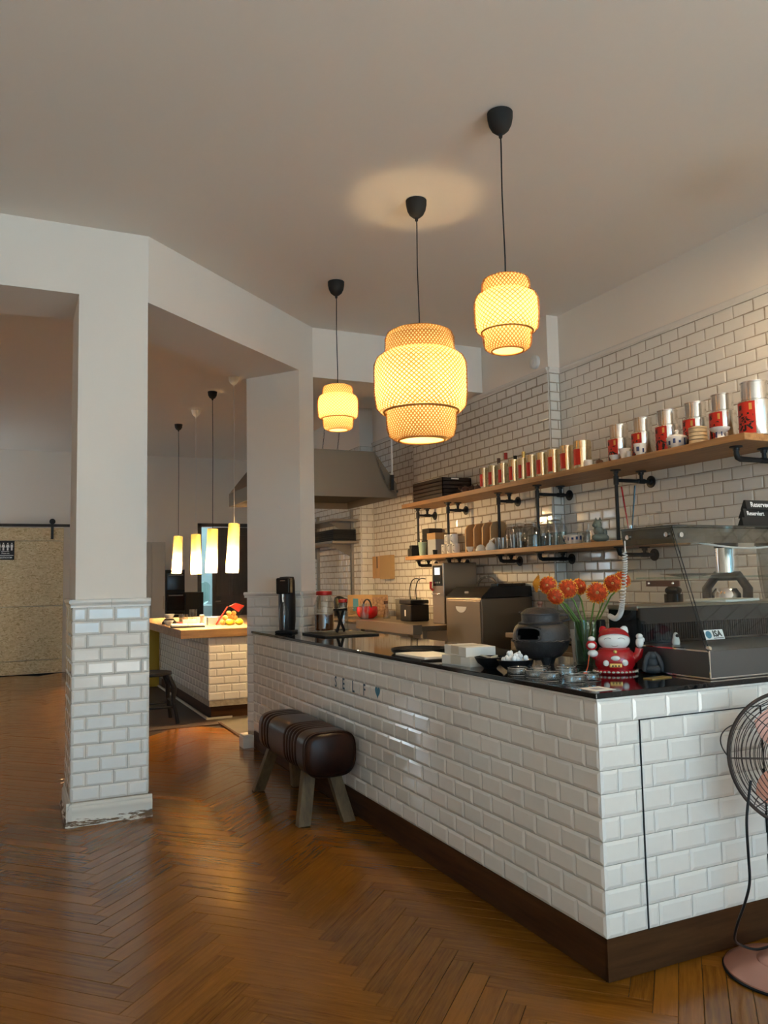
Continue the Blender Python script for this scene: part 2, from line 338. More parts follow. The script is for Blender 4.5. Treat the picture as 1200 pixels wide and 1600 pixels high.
for i, (h, d, M) in enumerate(planks):
    if h == 0 and i < 300:
        o = bpy.data.objects.new('plank', PV[i%14]); C.objects.link(o); o.matrix_local = M; o.parent = floor
    else:
        t = plank_mb(); base = len(rest.v); rest.add(t.v, t.f, M)
        seeds.append((random.random(), random.random()*40, random.random()*40, {base+j: v[:2] for j, v in enumerate(t.v)}))
o = rest.build('plank_field', 'parquet', floor, kind='stuff'); uv_rnd(o.data, seeds, 9)
for y0, x0, x1, y1, m_, z in ((7.69,.80,1.82,13.6,'dark_floor',.003),(6.9,1.82,4.1,13.6,'kitchen_floor',.004),(2.75,2.46,4.1,6.9,'kitchen_floor',.004),(13.6,2.6,4.2,16.4,'kitchen_floor',.002),(-5.0,-2.7,4.03,-2.3,'bounce_stone',.002)):  # last strip, out of view, is added to throw sunlight up
    MB().box(x0,x1,y0,y1,-.006,z).build('floor_covering', m_, floor)
MB().box(1.805,1.83,6.9,7.75,-.004,.009).build('threshold_strip', 'plinth_wood', floor)

# ------------------------------------------------------------------ ceiling, walls
ZC = 3.468
struct(MB().box(-2.7,4.4,-5.2,16.5,ZC,ZC+.15).build('ceiling', 'ceiling_paint'))
struct(MB().box(-2.85,-2.7,-5.2,12.2,0,ZC).box(-2.85,-2.7,13.2,16.5,0,ZC).box(-2.85,-2.7,12.2,13.2,0,1.0).box(-2.85,-2.7,12.2,13.2,2.6,ZC).build('wall_left', 'paint'))
wr = struct(MB().box(4.037,4.4,-5.2,5.235,0,ZC).build('wall_right', 'paint'))
sp = []; lay(sp, (4.036,5.235), (0,-1,0), (-1,0,0), 5.0, 2.985, 27, full_first=False); finish_tiles(wr, sp)
MB().box(4.032,4.037,.2,5.235,.9,2.985).build('grout_bed', 'grout', wr)
rail(wr, (4.036,5.235), (4.036,.2), 2.986, (-1,0,0), DADO, step=.3)
wk = struct(MB().box(3.923,4.4,5.235,7.672,0,ZC).build('wall_right_kitchen', 'paint'))
sp = []; lay(sp, (3.922,7.672), (0,-1,0), (-1,0,0), 2.437, 2.985, 27, from_end=True); lay(sp, (3.925,5.234), (1,0,0), (0,-1,0), .103, 2.985, 27); finish_tiles(wk, sp)
MB().box(3.917,3.923,5.238,7.672,.9,2.985).build('grout_bed', 'grout', wk); MB().box(3.925,4.03,5.2295,5.2355,.9,2.985).build('grout_bed', 'grout', wk)
rail(wk, (3.922,7.672), (3.922,5.235), 2.986, (-1,0,0), DADO, step=.3); rail(wk, (3.918,5.232), (4.03,5.232), 2.986, (0,-1,0), DADO)
wf = struct(MB().prism([(4.037,7.672),(4.4,7.672),(4.4,13.6),(3.857,13.6),(3.857,9.0),(4.037,9.0)], 0, ZC).build('wall_right_far', 'paint'))
sp = []; lay(sp, (4.036,9.0), (0,-1,0), (-1,0,0), 1.328, 2.985, 27, full_first=False); lay(sp, (3.86,8.999), (1,0,0), (0,-1,0), .17, 2.985, 27); lay(sp, (3.856,12.2), (0,-1,0), (-1,0,0), 3.2, 2.985, 27, from_end=True); finish_tiles(wf, sp)
MB().box(4.031,4.038,7.68,8.99,.9,2.985).build('grout_bed', 'grout', wf); MB().box(3.851,3.858,9.005,12.2,.9,2.985).build('grout_bed', 'grout', wf); MB().box(3.86,4.03,8.995,9.002,.9,2.985).build('grout_bed', 'grout', wf)
rail(wf, (4.036,9.0), (4.036,7.672), 2.986, (-1,0,0), DADO, step=.3)
wb = MB().box(-2.7,2.88,13.6,13.75,0,ZC).box(3.72,4.4,13.6,13.75,0,ZC).box(2.88,3.72,13.6,13.75,2.29,ZC); struct(wb.build('wall_back', 'paint'))
# the shop front behind the photographer: piers, sill and two glazed windows
struct(MB().box(-2.7,-2.1,-5.2,-5.0,0,ZC).box(-.5,.6,-5.2,-5.0,0,ZC).box(3.8,4.4,-5.2,-5.0,0,ZC).box(-2.1,-.5,-5.2,-5.0,0,.6).box(.6,3.8,-5.2,-5.0,0,.6).box(-2.1,-.5,-5.2,-5.0,2.9,ZC).box(.6,3.8,-5.2,-5.0,2.9,ZC).build('wall_front', 'paint'))
def window(name, M, w_, z0, z1, mull):
    wn = struct(bpy.data.objects.new(name, None)); C.objects.link(wn); f = MB()
    for a, b, c, d in [(0,w_,z0,z0+.06),(0,w_,z1-.06,z1),(0,.06,z0,z1),(w_-.06,w_,z0,z1)]+[(m_-.03,m_+.03,z0,z1) for m_ in mull]: f.box(a,b,-.035,.035,c,d,M)
    f.build('window_frame', 'white_plastic', wn); MB().box(.05,w_-.05,-.003,.003,z0+.05,z1-.05,M).build('pane', 'pane', wn)
window('window_1', T3((-2.1,-5.1,0)), 1.6, .6, 2.9, ()); window('window_2', T3((.6,-5.1,0)), 3.2, .6, 2.9, (1.6,)); window('window_3', T3((-2.78,12.2,0)) @ RZ(PI/2), 1.0, 1.0, 2.6, ())

# yard room seen through the back door
struct(MB().box(2.5,2.6,13.75,16.5,0,ZC).box(2.6,4.4,16.4,16.5,0,ZC).box(4.2,4.4,13.75,16.4,0,ZC).build('wall_yard', 'pale_wall'))
d1 = struct(MB().box(2.82,2.88,13.56,13.76,0,2.35).box(3.72,3.78,13.56,13.76,0,2.35).box(2.82,3.78,13.56,13.76,2.29,2.35).build('door_1', 'door_brown'))
lf = MB().box(3.07,3.72,13.58,13.62,.02,2.28).build('leaf', 'door_brown', d1, bevel=.004)
for a, b, c, d in ((3.13,3.36,.2,1.0),(3.42,3.66,.2,1.0),(3.13,3.36,1.12,2.15),(3.42,3.66,1.12,2.15)): MB().box(a,b,13.568,13.582,c,d).build('panel', 'door_brown', lf, bevel=.006)
MB().tube([(3.12,13.58,1.03),(3.12,13.54,1.03),(3.20,13.54,1.03)],.009).build('door_handle', 'steel', lf, smooth=40)

# beams over the openings
struct(MB().box(-2.7,.722,4.92,5.44,3.05,ZC).build('beam_left', 'paint'))
struct(MB().prism([(.722,4.92),(2.257,6.235),(1.91,6.64),(.37,5.335)], 3.05, ZC).build('beam_diagonal', 'paint'))
struct(MB().box(2.257,3.92,6.235,6.75,3.042,ZC).build('beam_kitchen', 'paint'))

# tiled column by the passage
c1 = struct(MB().prism([(.326,4.92),(.720,4.92),(.385,5.34),(.326,5.44)], 0, 3.05).build('column', 'paint'))
MB().prism([(.316,4.912),(.731,4.912),(.736,4.93),(.36,5.36),(.316,5.44)], .10, 1.209).build('grout_bed', 'grout', c1)
sp = []; lay(sp, (.313,4.911), (1,0,0), (0,-1,0), .420, 1.209, 14, full_first=False, from_end=False)
lay(sp, (.315,5.43), (0,-1,0), (-1,0,0), .515, 1.209, 14, from_end=True)
d_ = Vector((-.64,.77,0)).normalized(); lay(sp, (.738,4.93), d_, (d_.y,-d_.x,0), .53, 1.209, 14)
finish_tiles(c1, sp)
rail(c1, (.300,4.911), (.742,4.911), 1.209, (0,-1,0), DADO); rail(c1, (.315,5.44), (.315,4.90), 1.209, (-1,0,0), DADO)
BASE = [(-.004,0),(.030,0),(.030,.010),(.021,.020),(.018,.024),(.018,.078),(.020,.086),(.016,.096),(.010,.104),(.012,.112),(.006,.122),(-.004,.124)]
rail(c1, (.290,4.911), (.756,4.911), 0, (0,-1,0), BASE, 'skirting', 1, 'peeling_paint'); rail(c1, (.315,5.45), (.315,4.885), 0, (-1,0,0), BASE, 'skirting', 1, 'peeling_paint')
# column at the kitchen end of the counter
PA, PB, PC = Vector((2.083,6.086,0)), Vector((1.763,6.515,0)), Vector((2.257,6.235,0))
c2 = struct(MB().prism([PA[:2],PC[:2],(2.257,6.75),(1.90,6.66),PB[:2]], 0, 3.05).build('column.001', 'paint'))
uj = (PA-PB).normalized(); nj = Vector((uj.y,-uj.x,0)); ud = (PC-PA).normalized(); nd = Vector((ud.y,-ud.x,0))
o1 = PB+nj*.007; o2 = PA+nd*.007; sp = []
lay(sp, o1, uj, nj, .541, 1.209, 14, full_first=False); lay(sp, o2, ud, nd, .225, 1.209, 14); finish_tiles(c2, sp)
MB().prism([(PA+nj*.005+nd*.003)[:2],(PC+nd*.005)[:2],PC[:2],PB[:2],(PB+nj*.005)[:2]], .1, 1.209).build('grout_bed', 'grout', c2)
rail(c2, (o1-uj*.02)[:2], (PA+nj*.007+nd*.01)[:2], 1.209, nj, DADO); rail(c2, (o2-ud*.02)[:2], (o2+ud*.235)[:2], 1.209, nd, DADO)
MB().box(1.708,1.795,6.47,6.60,0,.085).box(1.715,1.795,6.475,6.60,.085,.105).build('skirting_block', 'paint', c2, bevel=.004)
MB().tube([(1.966,6.235,1.93),(1.95,6.22,1.935),(1.945,6.215,1.95)],.003,6).build('nail', 'white_plastic', c2)

# ------------------------------------------------------------------ service counter
ct = thing('service_counter', 'L-shaped service counter clad in white tiles with a black stone top', 'counter', (0,0,0))
poly = [(1.797,2.195),(3.70,2.195),(3.70,2.80),(2.45,2.80),(2.45,6.22),(2.25,6.22),(2.078,6.078),(1.797,6.455)]
MB().prism(poly, .05, .915).build('body', 'grout', ct)
top = [(1.778,2.178),(3.72,2.178),(3.72,2.83),(2.48,2.83),(2.48,6.20),(2.245,6.20),(2.078,6.065),(1.778,6.47)]
MB().prism(top, .921, .94).build('stone_top', 'granite', ct, bevel=.003)
rim = [(1.783,2.182),(3.70,2.182),(3.70,2.2),(1.80,2.2),(1.80,6.45),(1.783,6.46)]
MB().prism(rim, .912, .9205).build('edge_trim', 'tile_trim', ct, bevel=.002)
MB().box(1.794,1.806,2.20,6.46,.004,.140).build('plinth_board', 'plinth_wood', ct); MB().box(1.794,3.7,2.193,2.205,.004,.140).build('plinth_board', 'plinth_wood', ct)
sp = []; lay(sp, (1.796,6.46), (0,-1,0), (-1,0,0), 4.270, .912, 10, full_first=False, from_end=True)
lay(sp, (1.791,2.194), (1,0,0), (0,-1,0), 1.88, .912, 10, full_first=True, cuts=(.177,.764), cut_rows=range(1,10)); finish_tiles(ct, sp)
MB().box(1.9665,1.9695,2.1855,2.196,.14,.837).box(2.5535,2.5565,2.1855,2.196,.14,.837).box(1.9665,2.5565,2.1855,2.196,.834,.837).build('hatch_joint', 'ink', ct)
for ch, y in (('S',4.60),('E',4.475),('L',4.325),('F',4.165)):
    t = text_mb(ch, .090, .0003, .0016); t.v = [(a*.8,b,c) for a,b,c in t.v]
    move(t, frame((1.7875,y,.722), (0,-1,0), (-1,0,0))).build('lettering', 'letter_paint', ct)
hp = [(16*math.sin(t)**3/17*.034, (13*math.cos(t)-5*math.cos(2*t)-2*math.cos(3*t)-math.cos(4*t))/17*.036) for t in [2*PI*i/28 for i in range(28)]]
move(MB().prism(list(reversed(hp)), 0, .0006), frame((1.7875,3.985,.735), (0,-1,0), (-1,0,0))).build('painted_heart', 'blue_paint', ct)

# ------------------------------------------------------------------ tiled island in the room behind
isl = thing('kitchen_island', 'white tiled island with a thick wooden top under the tube lamps', 'island', (0,0,0))
MB().box(1.778,2.95,8.018,10.95,.12,.796).build('body', 'grout', isl); MB().box(1.80,2.95,8.04,10.95,.004,.133).build('plinth', 'plinth_wood', isl)
MB().box(1.49,3.0,7.965,11.1,.80,.884).build('wooden_top', 'slab_wood', isl, bevel=.004)
sp = []; lay(sp, (1.776,10.95), (0,-1,0), (-1,0,0), 2.93, .796, 8, from_end=True); lay(sp, (1.771,8.017), (1,0,0), (0,-1,0), 1.17, .796, 8, full_first=False); sp = [(m, w_, h_) for m, w_, h_ in sp]; finish_tiles(isl, sp)
MB().box(1.745,1.765,8.0,11.0,.003,.022).box(1.745,2.0,7.985,8.0,.003,.022).build('floor_bead', 'cream', isl)
MB().box(1.54,1.765,10.93,10.96,.004,.80).build('end_panel', 'yellow_panel', isl)
# ------------------------------------------------------------------ pendant lamps
def stations(prof, step):
    out = []; s = 0
    for (r0,z0), (r1,z1) in zip(prof, prof[1:]):
        d = math.hypot(r1-r0, z1-z0); k = max(1, math.ceil(d/step))
        for i in range(k): out.append((r0+(r1-r0)*i/k, z0+(z1-z0)*i/k, s+d*i/k))
        s += d
    out.append((*prof[-1], s)); return out
def weave_mb(prof, M_, wid, twist, step, rtop=0):
    st = stations(prof, step); m = MB()
    for sg, off in ((1,.0025),(-1,.0045)):
        for k in range(M_):
            vs = []; fs = []
            for i, (r,z,s) in enumerate(st):
                th = 2*PI*k/M_+sg*twist*s; dw = min(wid*.5/.75/max(r,.03), PI/M_*(.26 if r < rtop and z > prof[-1][1]+.1 else .98)); R = r+off
                for q in (-1,1): vs.append((R*math.cos(th+q*dw), R*math.sin(th+q*dw), z))
            for i in range(len(st)-1): fs.append((2*i,2*i+1,2*i+3,2*i+2))
            m.add(vs, fs)
    return m
def basket_lamp(loc, zt, zb, R, label, nst, watt):
    x, y = loc; h = zt-zb; k = R/.257
    t = thing('basket_pendant_lamp', label, 'lamp', (x,y,zb), 0, 'basket pendant lamps over the counter')
    tr = .125 if R > .2 else .03
    prof = [(tr*k,h),(.150*k,h*.998),(.178*k,h*.975),(.190*k,h*.93),(.192*k,h*.79),(.215*k,h*.775),(.240*k,h*.745),(.255*k,h*.69),(.257*k,h*.60),(.256*k,h*.42),(.248*k,h*.305),(.225*k,h*.262),(.193*k,h*.262),(.192*k,h*.20),(.190*k,h*.11),(.178*k,h*.04),(.150*k,h*.006),(.132*k,0)]
    MB().lathe([(max(r-.004,.01),z) for r, z in prof], 40).build('lining', 'lining', t, smooth=60)
    weave_mb(([(.03*k,h+.001)] if R > .2 else [])+prof, nst, .0066*max(k,.62), 4.2/k, .03*k, .124*k).build('weave', 'bamboo', t)
    for r, z in ((.128*k,0),(.206*k,h*.256),((tr+.002)*k,h)):
        MB().tube([(r*math.cos(a), r*math.sin(a), z) for a in [2*PI*i/36 for i in range(37)]], .006*max(k,.7), 6, False).build('hoop', 'bamboo', t, smooth=50)
    hb = h*.50
    b = MB().ell((0,0,hb), (.040,.040,.052), 14, 8); b.build('bulb', 'bulb_large' if R > .2 else 'bulb_small', t, smooth=60)
    MB().cyl(.020, hb+.045, hb+.105, 12).tube([(-tr*k,0,h),(tr*k,0,h)],.003,5).tube([(0,-tr*k,h),(0,tr*k,h)],.003,5).build('socket', 'black_plastic', t, smooth=40)
    MB().tube([(0,0,hb+.1),(.002,0,h+.1),(-.002,.001,(h+ZC-zb)/2),(.001,0,ZC-zb-.15),(0,0,ZC-zb-.11)],.0032,6).build('cord', 'black_plastic', t)
    H_ = ZC-zb
    MB().lathe([(0,H_-.122),(.008,H_-.122),(.010,H_-.105),(.022,H_-.100),(.040,H_-.084),(.052,H_-.060),(.058,H_-.030),(.059,H_-.004),(0,H_-.002)], 28).build('ceiling_cup', 'black_matte', t, smooth=50)
    return t
basket_lamp((1.999,2.957), 2.681, 2.347, .143, 'small basket pendant lamp hanging furthest right, above the vase of flowers', 40, 1)
basket_lamp((2.032,3.869), 2.709, 2.096, .257, 'large three-tiered basket pendant lamp, the middle one of three', 62, 1)
basket_lamp((2.063,5.189), 2.708, 2.392, .143, 'small basket pendant lamp hanging nearest the steel hood', 40, 1)
def tube_lamp(x, y, zt, zb, label, cup, cord, rz, tilt):
    t = thing('tube_pendant_lamp', label, 'lamp', (x,y,zb), rz, 'tube pendant lamps over the island')
    h = zt-zb; r0, r1 = .062, .057; M = RY(tilt)
    MB().lathe([(r0,0),(r0+.001,h*.25),(r0-.003,h*.6),(r1,h-.004),(r1-.01,h),(.012,h)], 24, T3((0,0,h)) @ M @ T3((0,0,-h))).build('paper_shade', 'tube_paper', t, smooth=50)
    MB().ell((tilt*-h*.6,0,h*.16), (.024,.024,.034), 12, 8).build('bulb', 'bulb_tube', t, smooth=60)
    H_ = ZC-zb; MB().tube([(0,0,h*.3),(0,0,h+.3),(.004,0,h+.8),(0,0,H_-.1)],.0035,6).build('cord', cord, t)
    MB().lathe([(0,H_-.105),(.008,H_-.105),(.012,H_-.09),(.032,H_-.078),(.048,H_-.05),(.053,H_-.01),(0,H_-.002)], 20).build('ceiling_cup', cup, t, smooth=50)
tube_lamp(2.041,8.044,1.938,1.436,'paper tube pendant lamp on a white cord, nearest the kitchen column','white_plastic','white_plastic',0,.05)
tube_lamp(1.982,8.755,1.932,1.449,'paper tube pendant lamp on a dark cord, second from the kitchen column','black_matte','black_plastic',0,.035)
tube_lamp(2.008,9.777,1.93,1.449,'paper tube pendant lamp on a white cord, between the two on dark cords','white_plastic','white_plastic',0,-.01)
tube_lamp(1.973,10.727,1.961,1.472,'paper tube pendant lamp on a dark cord, furthest from the kitchen column','black_matte','black_plastic',0,.045)

t = thing('added_dome_lamp', 'black metal dome pendant lamp above the display case', 'lamp', (3.35,2.25,3.02)); H_ = ZC-3.02  # added out of frame to put warm light on the right wall
MB().lathe([(.21,0),(.205,.03),(.17,.10),(.10,.15),(.035,.17),(.03,.22),(0,.222),(0,.20),(.025,.165),(.09,.142),(.16,.094),(.20,.0)], 32).build('dome_shade', 'black_matte', t, smooth=60)
MB().ell((0,0,.0), .075, 16, 10).build('opal_bulb', 'opal', t, smooth=60); MB().cyl(.02,.06,.16,12).build('socket', 'black_plastic', t)
MB().tube([(0,0,.22),(0,0,H_-.1)],.004,6).build('cord', 'black_plastic', t); MB().lathe([(0,H_-.11),(.03,H_-.1),(.055,H_-.03),(.056,H_-.002),(0,H_-.001)], 20).build('ceiling_cup', 'black_matte', t, smooth=50)

# ------------------------------------------------------------------ pipe shelf on the right wall
sh = thing('pipe_shelf', 'two-tier wooden wall shelf carried on black iron pipes', 'shelf', (0,0,0))
def board(y0, y1, z0, z1, name):
    MB().prism([(3.572,y0),(3.915,y0),(3.915,y1),(3.572,y1)] if y0 > 5.3 else [(3.572,y0),(4.028,y0),(4.028,5.228),(3.914,5.228),(3.914,y1),(3.572,y1)], z0, z1).build(name, 'shelf_wood', sh, bevel=.003)
board(3.06,7.28,2.05,2.09,'upper_board'); board(3.92,7.22,1.525,1.562,'lower_board')
XP, XS = 3.715, 3.855
def flange(m, p, ax, r=.036):
    M = T3(p) @ {'z': Matrix(), '-z': RX(PI), 'x': RY(PI/2)}[ax]
    m.lathe([(0,0),(r,0),(r,-.007),(r*.55,-.010),(r*.5,-.026),(0,-.026)], 18, M)
for y in (7.20,6.58,5.71,5.155,4.25,3.245):
    xw = 3.914 if y > 5.24 else 4.028; m = MB(); r = .0125; post = y > 3.5; xs = xw-.09
    z1 = 1.978
    flange(m, (XP,y,2.05), 'z'); flange(m, (xs,y,2.05), 'z'); flange(m, (xw,y,z1), 'x', .042)
    if post: m.tube([(XP,y,2.045),(XP,y,1.562)], r, 10); m.cyl(.018, z1-.03, z1+.03, 12, T3((XP,y,0))); m.tube([(XP,y,z1),(xw,y,z1)], r, 10)
    else: m.tube([(XP,y,2.045),(XP,y,z1+.03),(XP+.008,y,z1+.008),(XP+.03,y,z1),(xw,y,z1)], [.0125,.0165,.0165,.0165,.0125], 10)
    m.tube([(xs,y,2.045),(xs,y,z1)], r, 10); m.tube([(xs-.03,y,z1),(xs+.03,y,z1)], .017, 10)
    if post:
        z2 = 1.470
        flange(m, (XP,y,1.525), 'z'); flange(m, (xs,y,1.525), 'z'); flange(m, (xw,y,z2), 'x', .042)
        m.tube([(XP,y,1.52),(XP,y,z2+.03),(XP+.008,y,z2+.008),(XP+.03,y,z2),(xw,y,z2)], [.0125,.0165,.0165,.0165,.0125], 10)
        m.tube([(xs,y,1.52),(xs,y,z2)], r, 10); m.tube([(xs-.03,y,z2),(xs+.03,y,z2)], .017, 10)
    m.build('pipe_bracket', 'black_iron', sh, smooth=40)

# ------------------------------------------------------------------ tea tins
def arc_panel(m, r, a0, a1, z0, z1, n=10):
    vs = []; 
    for i in range(n+1):
        a = a0+(a1-a0)*i/n; vs += [(r*math.cos(a), r*math.sin(a), z0), (r*math.cos(a), r*math.sin(a), z1)]
    return m.add(vs, [(2*i,2*i+2,2*i+3,2*i+1) for i in range(n)])
def wrap(mb, r, ang, z):                        # bend flat lettering (x right, y up) round a cylinder facing ang
    mb.v = [((r+c)*math.cos(ang+a/r), (r+c)*math.sin(ang+a/r), b+z) for a, b, c in mb.v]; return mb
GLYPH = text_mb('茶', .085, .0004, .0016); GLYPH2 = text_mb('香', .085, .0004, .0016)
def big_tin(x, y, label, r, h, glyph):
    t = thing('tea_tin', label, 'tin', (x,y,2.09), 0, 'large tea tins on the upper shelf')
    MB().lathe([(0,0),(r-.002,0),(r,.003),(r,h*.635),(r-.003,h*.645),(r-.010,h*.653),(r*.76,h*.66),(r*.76,h*.70),(0,h*.70)], 36).build('body', 'tin', t, smooth=35)
    MB().lathe([(r*.78,h*.672),(r*.80,h*.672),(r*.80,h*.975),(r*.83,h*.98),(r*.83,h),(r*.79,h),(0,h-.002)], 36).build('lid', 'tin', t, smooth=35)
    arc_panel(MB(), r+.0006, PI-.82, PI+.70, .010, h*.615).build('label', 'red_label', t, smooth=60)
    g = MB(); g.v = [(a*1.05*r/.077,b*1.25,c) for a,b,c in glyph.v]; g.f = list(glyph.f); wrap(g, r+.001, PI+.05, h*.22).build('calligraphy', 'ink', t)
    arc_panel(MB(), r+.0014, PI+.34, PI+.52, h*.46, h*.58, 4).build('seal', 'gold', t)
    s = MB(); s.v = [(a*.36,b*.36,c) for a,b,c in glyph.v]; s.f = list(glyph.f); wrap(s, r+.001, PI-.32, h*.51).build('small_calligraphy', 'ink', t)
    return t
names = ['furthest left, behind the white tea bowls','second from the left, behind a painted cup','third from left, behind the blue lidded bowl','fourth, standing behind the bamboo steamer','fifth, standing behind the blue footed dish','largest, at the right end of the shelf']
for i, (y, r, h) in enumerate(((4.245,.077,.268),(4.018,.074,.272),(3.795,.077,.278),(3.564,.076,.280),(3.36,.076,.284),(3.135,.088,.306))):
    big_tin(3.755, y, 'large silver tea tin with red label, '+names[i], r, h, GLYPH if i%2 else GLYPH2)
def small_tin(x, y, r, h, label):
    t = thing('tea_canister', label, 'tin', (x,y,2.09), 0, 'small tea canisters on the upper shelf')
    MB().lathe([(0,0),(r,0),(r,h*.78),(0,h*.78)], 28).build('body', 'tin_lamplit', t, smooth=35)
    MB().lathe([(r+.0015,h*.76),(r+.0015,h-.004),(r-.002,h),(0,h)], 28).build('lid', 'tin_lamplit', t, smooth=35)
    arc_panel(MB(), r+.0007, PI-.75, PI+.62, h*.14, h*.70).build('label', 'red_label', t, smooth=60)
ordn = ['first','second','third','fourth','fifth','sixth','seventh','eighth','ninth']
for i, (y, r, h) in enumerate(((5.868,.036,.19),(5.721,.040,.19),(5.57,.040,.19),(5.41,.041,.195),(5.284,.036,.19),(5.163,.042,.195),(5.028,.043,.195),(4.879,.044,.195),(4.722,.047,.20),(4.547,.058,.205))):
    small_tin(3.68, y, r*1.08, h, 'small silver canister with a red label, %s in the row from the kitchen end'%ordn[i] if i < 9 else 'widest silver canister at the right end of the small canisters')
for i, (y, hh, m_, lb) in enumerate(((5.80,.27,'steamer_brown','dark bottle top behind the first small canister'),(5.69,.30,'red_label','red-capped bottle standing tallest behind the small canisters'),(5.55,.255,'black_matte','black-capped bottle behind the third small canister'),(5.43,.27,'gold','gold-capped bottle behind the fourth small canister'))):
    b = thing('bottle', lb, 'bottle', (3.79,y,2.09), 0, 'bottles behind the canisters')
    MB().lathe([(0,0),(.03,0),(.03,hh*.6),(.012,hh*.75),(.012,hh*.85),(0,hh*.85)], 16).build('glass_body', 'jar_glass', b, smooth=40)
    MB().lathe([(0,hh*.82),(.015,hh*.82),(.015,hh),(0,hh)], 14).build('cap', m_, b, smooth=40)

# small crockery on the upper shelf
def cup(name, label, cat, loc, prof, m_='ceramic', band=None, n=24):
    t = thing(name, label, cat, loc); MB().lathe(prof, n).build('body', m_, t, smooth=45)
    if band:
        b = MB(); r0, z0, z1, k = band
        for i in range(k):
            a = 2*PI*i/k; w_ = 2*PI/k*.32; q = random.uniform(.3,.9)
            arc_panel(b, r0, a-w_*q, a+w_*q, z0+(z1-z0)*random.uniform(0,.3), z1-(z1-z0)*random.uniform(0,.4), 3)
        b.build('painted_pattern', 'ceramic_blue', t)
    return t
ZU, ZL = 2.09, 1.562
def bowlp(r, h, f=.45, w=.003): return [(0,0),(r*f,0),(r*f,h*.08),(r*.75,h*.38),(r*.95,h*.8),(r,h),(r-w,h),(r*.9-w,h*.75),(r*.65,h*.4),(0,h*.2)]
cup('tea_bowl','low white tea bowl at the left front of the large tins','bowl',(3.625,4.15,ZU),bowlp(.036,.040))
cup('pouring_cup','tall white tapered cup beside the low white tea bowl','cup',(3.63,4.06,ZU),[(0,0),(.020,0),(.022,.01),(.034,.062),(.040,.070),(.036,.070),(.02,.015),(0,.012)])
cup('spice_jar','tiny white cylinder between the tapered cup and the painted cup','cup',(3.615,4.005,ZU),[(0,0),(.014,0),(.014,.045),(.011,.045),(.011,.005),(0,.005)])
cup('painted_cup','small white cup with a blue and red painted pattern','cup',(3.625,3.91,ZU),[(0,0),(.024,0),(.026,.01),(.036,.03),(.040,.078),(.037,.078),(.032,.03),(0,.012)],'ceramic',(.0395,.015,.06,7))
t = cup('lidded_bowl','blue and white lidded bowl in front of the third large tin','bowl',(3.63,3.60,ZU),[(0,0),(.034,0),(.036,.01),(.058,.03),(.062,.064),(.058,.064),(0,.02)],'ceramic',(.0615,.014,.056,12))
MB().lathe([(.060,.064),(.055,.072),(.03,.082),(.012,.086),(.010,.094),(.014,.104),(.010,.112),(0,.113)], 24).build('lid','ceramic',t,smooth=45)
t = thing('bamboo_steamer','stack of pale bamboo steamer rings in front of the fourth large tin','steamer',(3.63,3.435,ZU))
for i in range(4): MB().lathe([(.048,.022*i+.001),(.052,.022*i+.001),(.052,.022*i+.019),(.048,.022*i+.019)],28).build('ring','bamboo_pale',t,smooth=40)
MB().lathe([(0,.088),(.052,.088),(.053,.096),(.03,.103),(0,.104)],28).build('lid','bamboo_pale',t,smooth=40)
cup('footed_dish','blue and white footed dish in front of the fifth large tin','dish',(3.625,3.27,ZU),[(0,0),(.028,0),(.028,.006),(.020,.028),(.024,.036),(.050,.050),(.056,.064),(.052,.066),(.03,.052),(0,.046)],'ceramic',(.030,.004,.05,6))
cup('pottery_cup','white pottery cup between the widest canister and the brown teapot','cup',(3.64,4.44,ZU),[(0,0),(.022,0),(.028,.012),(.030,.05),(.027,.05),(.02,.01),(0,.01)])
def teapot(label, loc, rz, s=1):
    t = thing('clay_teapot', label, 'teapot', loc, rz, None, s)
    MB().lathe([(0,0),(.022,0),(.032,.012),(.035,.028),(.026,.045),(.012,.050),(.006,.054),(.007,.060),(0,.062)],20).build('pot','steamer_brown',t,smooth=50)
    MB().tube([(.03,0,.02),(.045,0,.03),(.058,0,.046)],[.009,.006,.004],8).build('spout','steamer_brown',t,smooth=50)
    MB().tube([(-.03,0,.038),(-.05,0,.04),(-.054,0,.024),(-.032,0,.012)],.004,8).build('handle','steamer_brown',t,smooth=50)
teapot('brown clay teapot lying beside the large tins\' left end',(3.66,4.345,ZU),1.2,.8)
teapot('brown clay teapot beside the dark tray stack',(3.64,6.12,ZU),2.4,1.1); teapot('brown clay teapot, middle of the three clay pots',(3.65,6.01,ZU),.4,1.0); teapot('brown clay teapot next to the first small canister',(3.65,5.93,ZU),-.6,.9)
t = thing('tray_stack','stack of dark wooden trays at the kitchen end of the upper shelf','trays',(3.745,6.75,ZU))
for i in range(5):
    a = .037*i; m = MB().box(-.155,.155,-.30,.30,a,a+.006)
    for b in ((-.155,-.145,-.30,.30),(.145,.155,-.30,.30),(-.155,.155,-.30,-.29),(-.155,.155,.29,.30)): m.box(*b,a,a+.035)
    m.build('tray','dark_wood',t)
MB().box(-.06,.02,-.303,-.3005,.165,.178).build('paper_tag','paper',t)

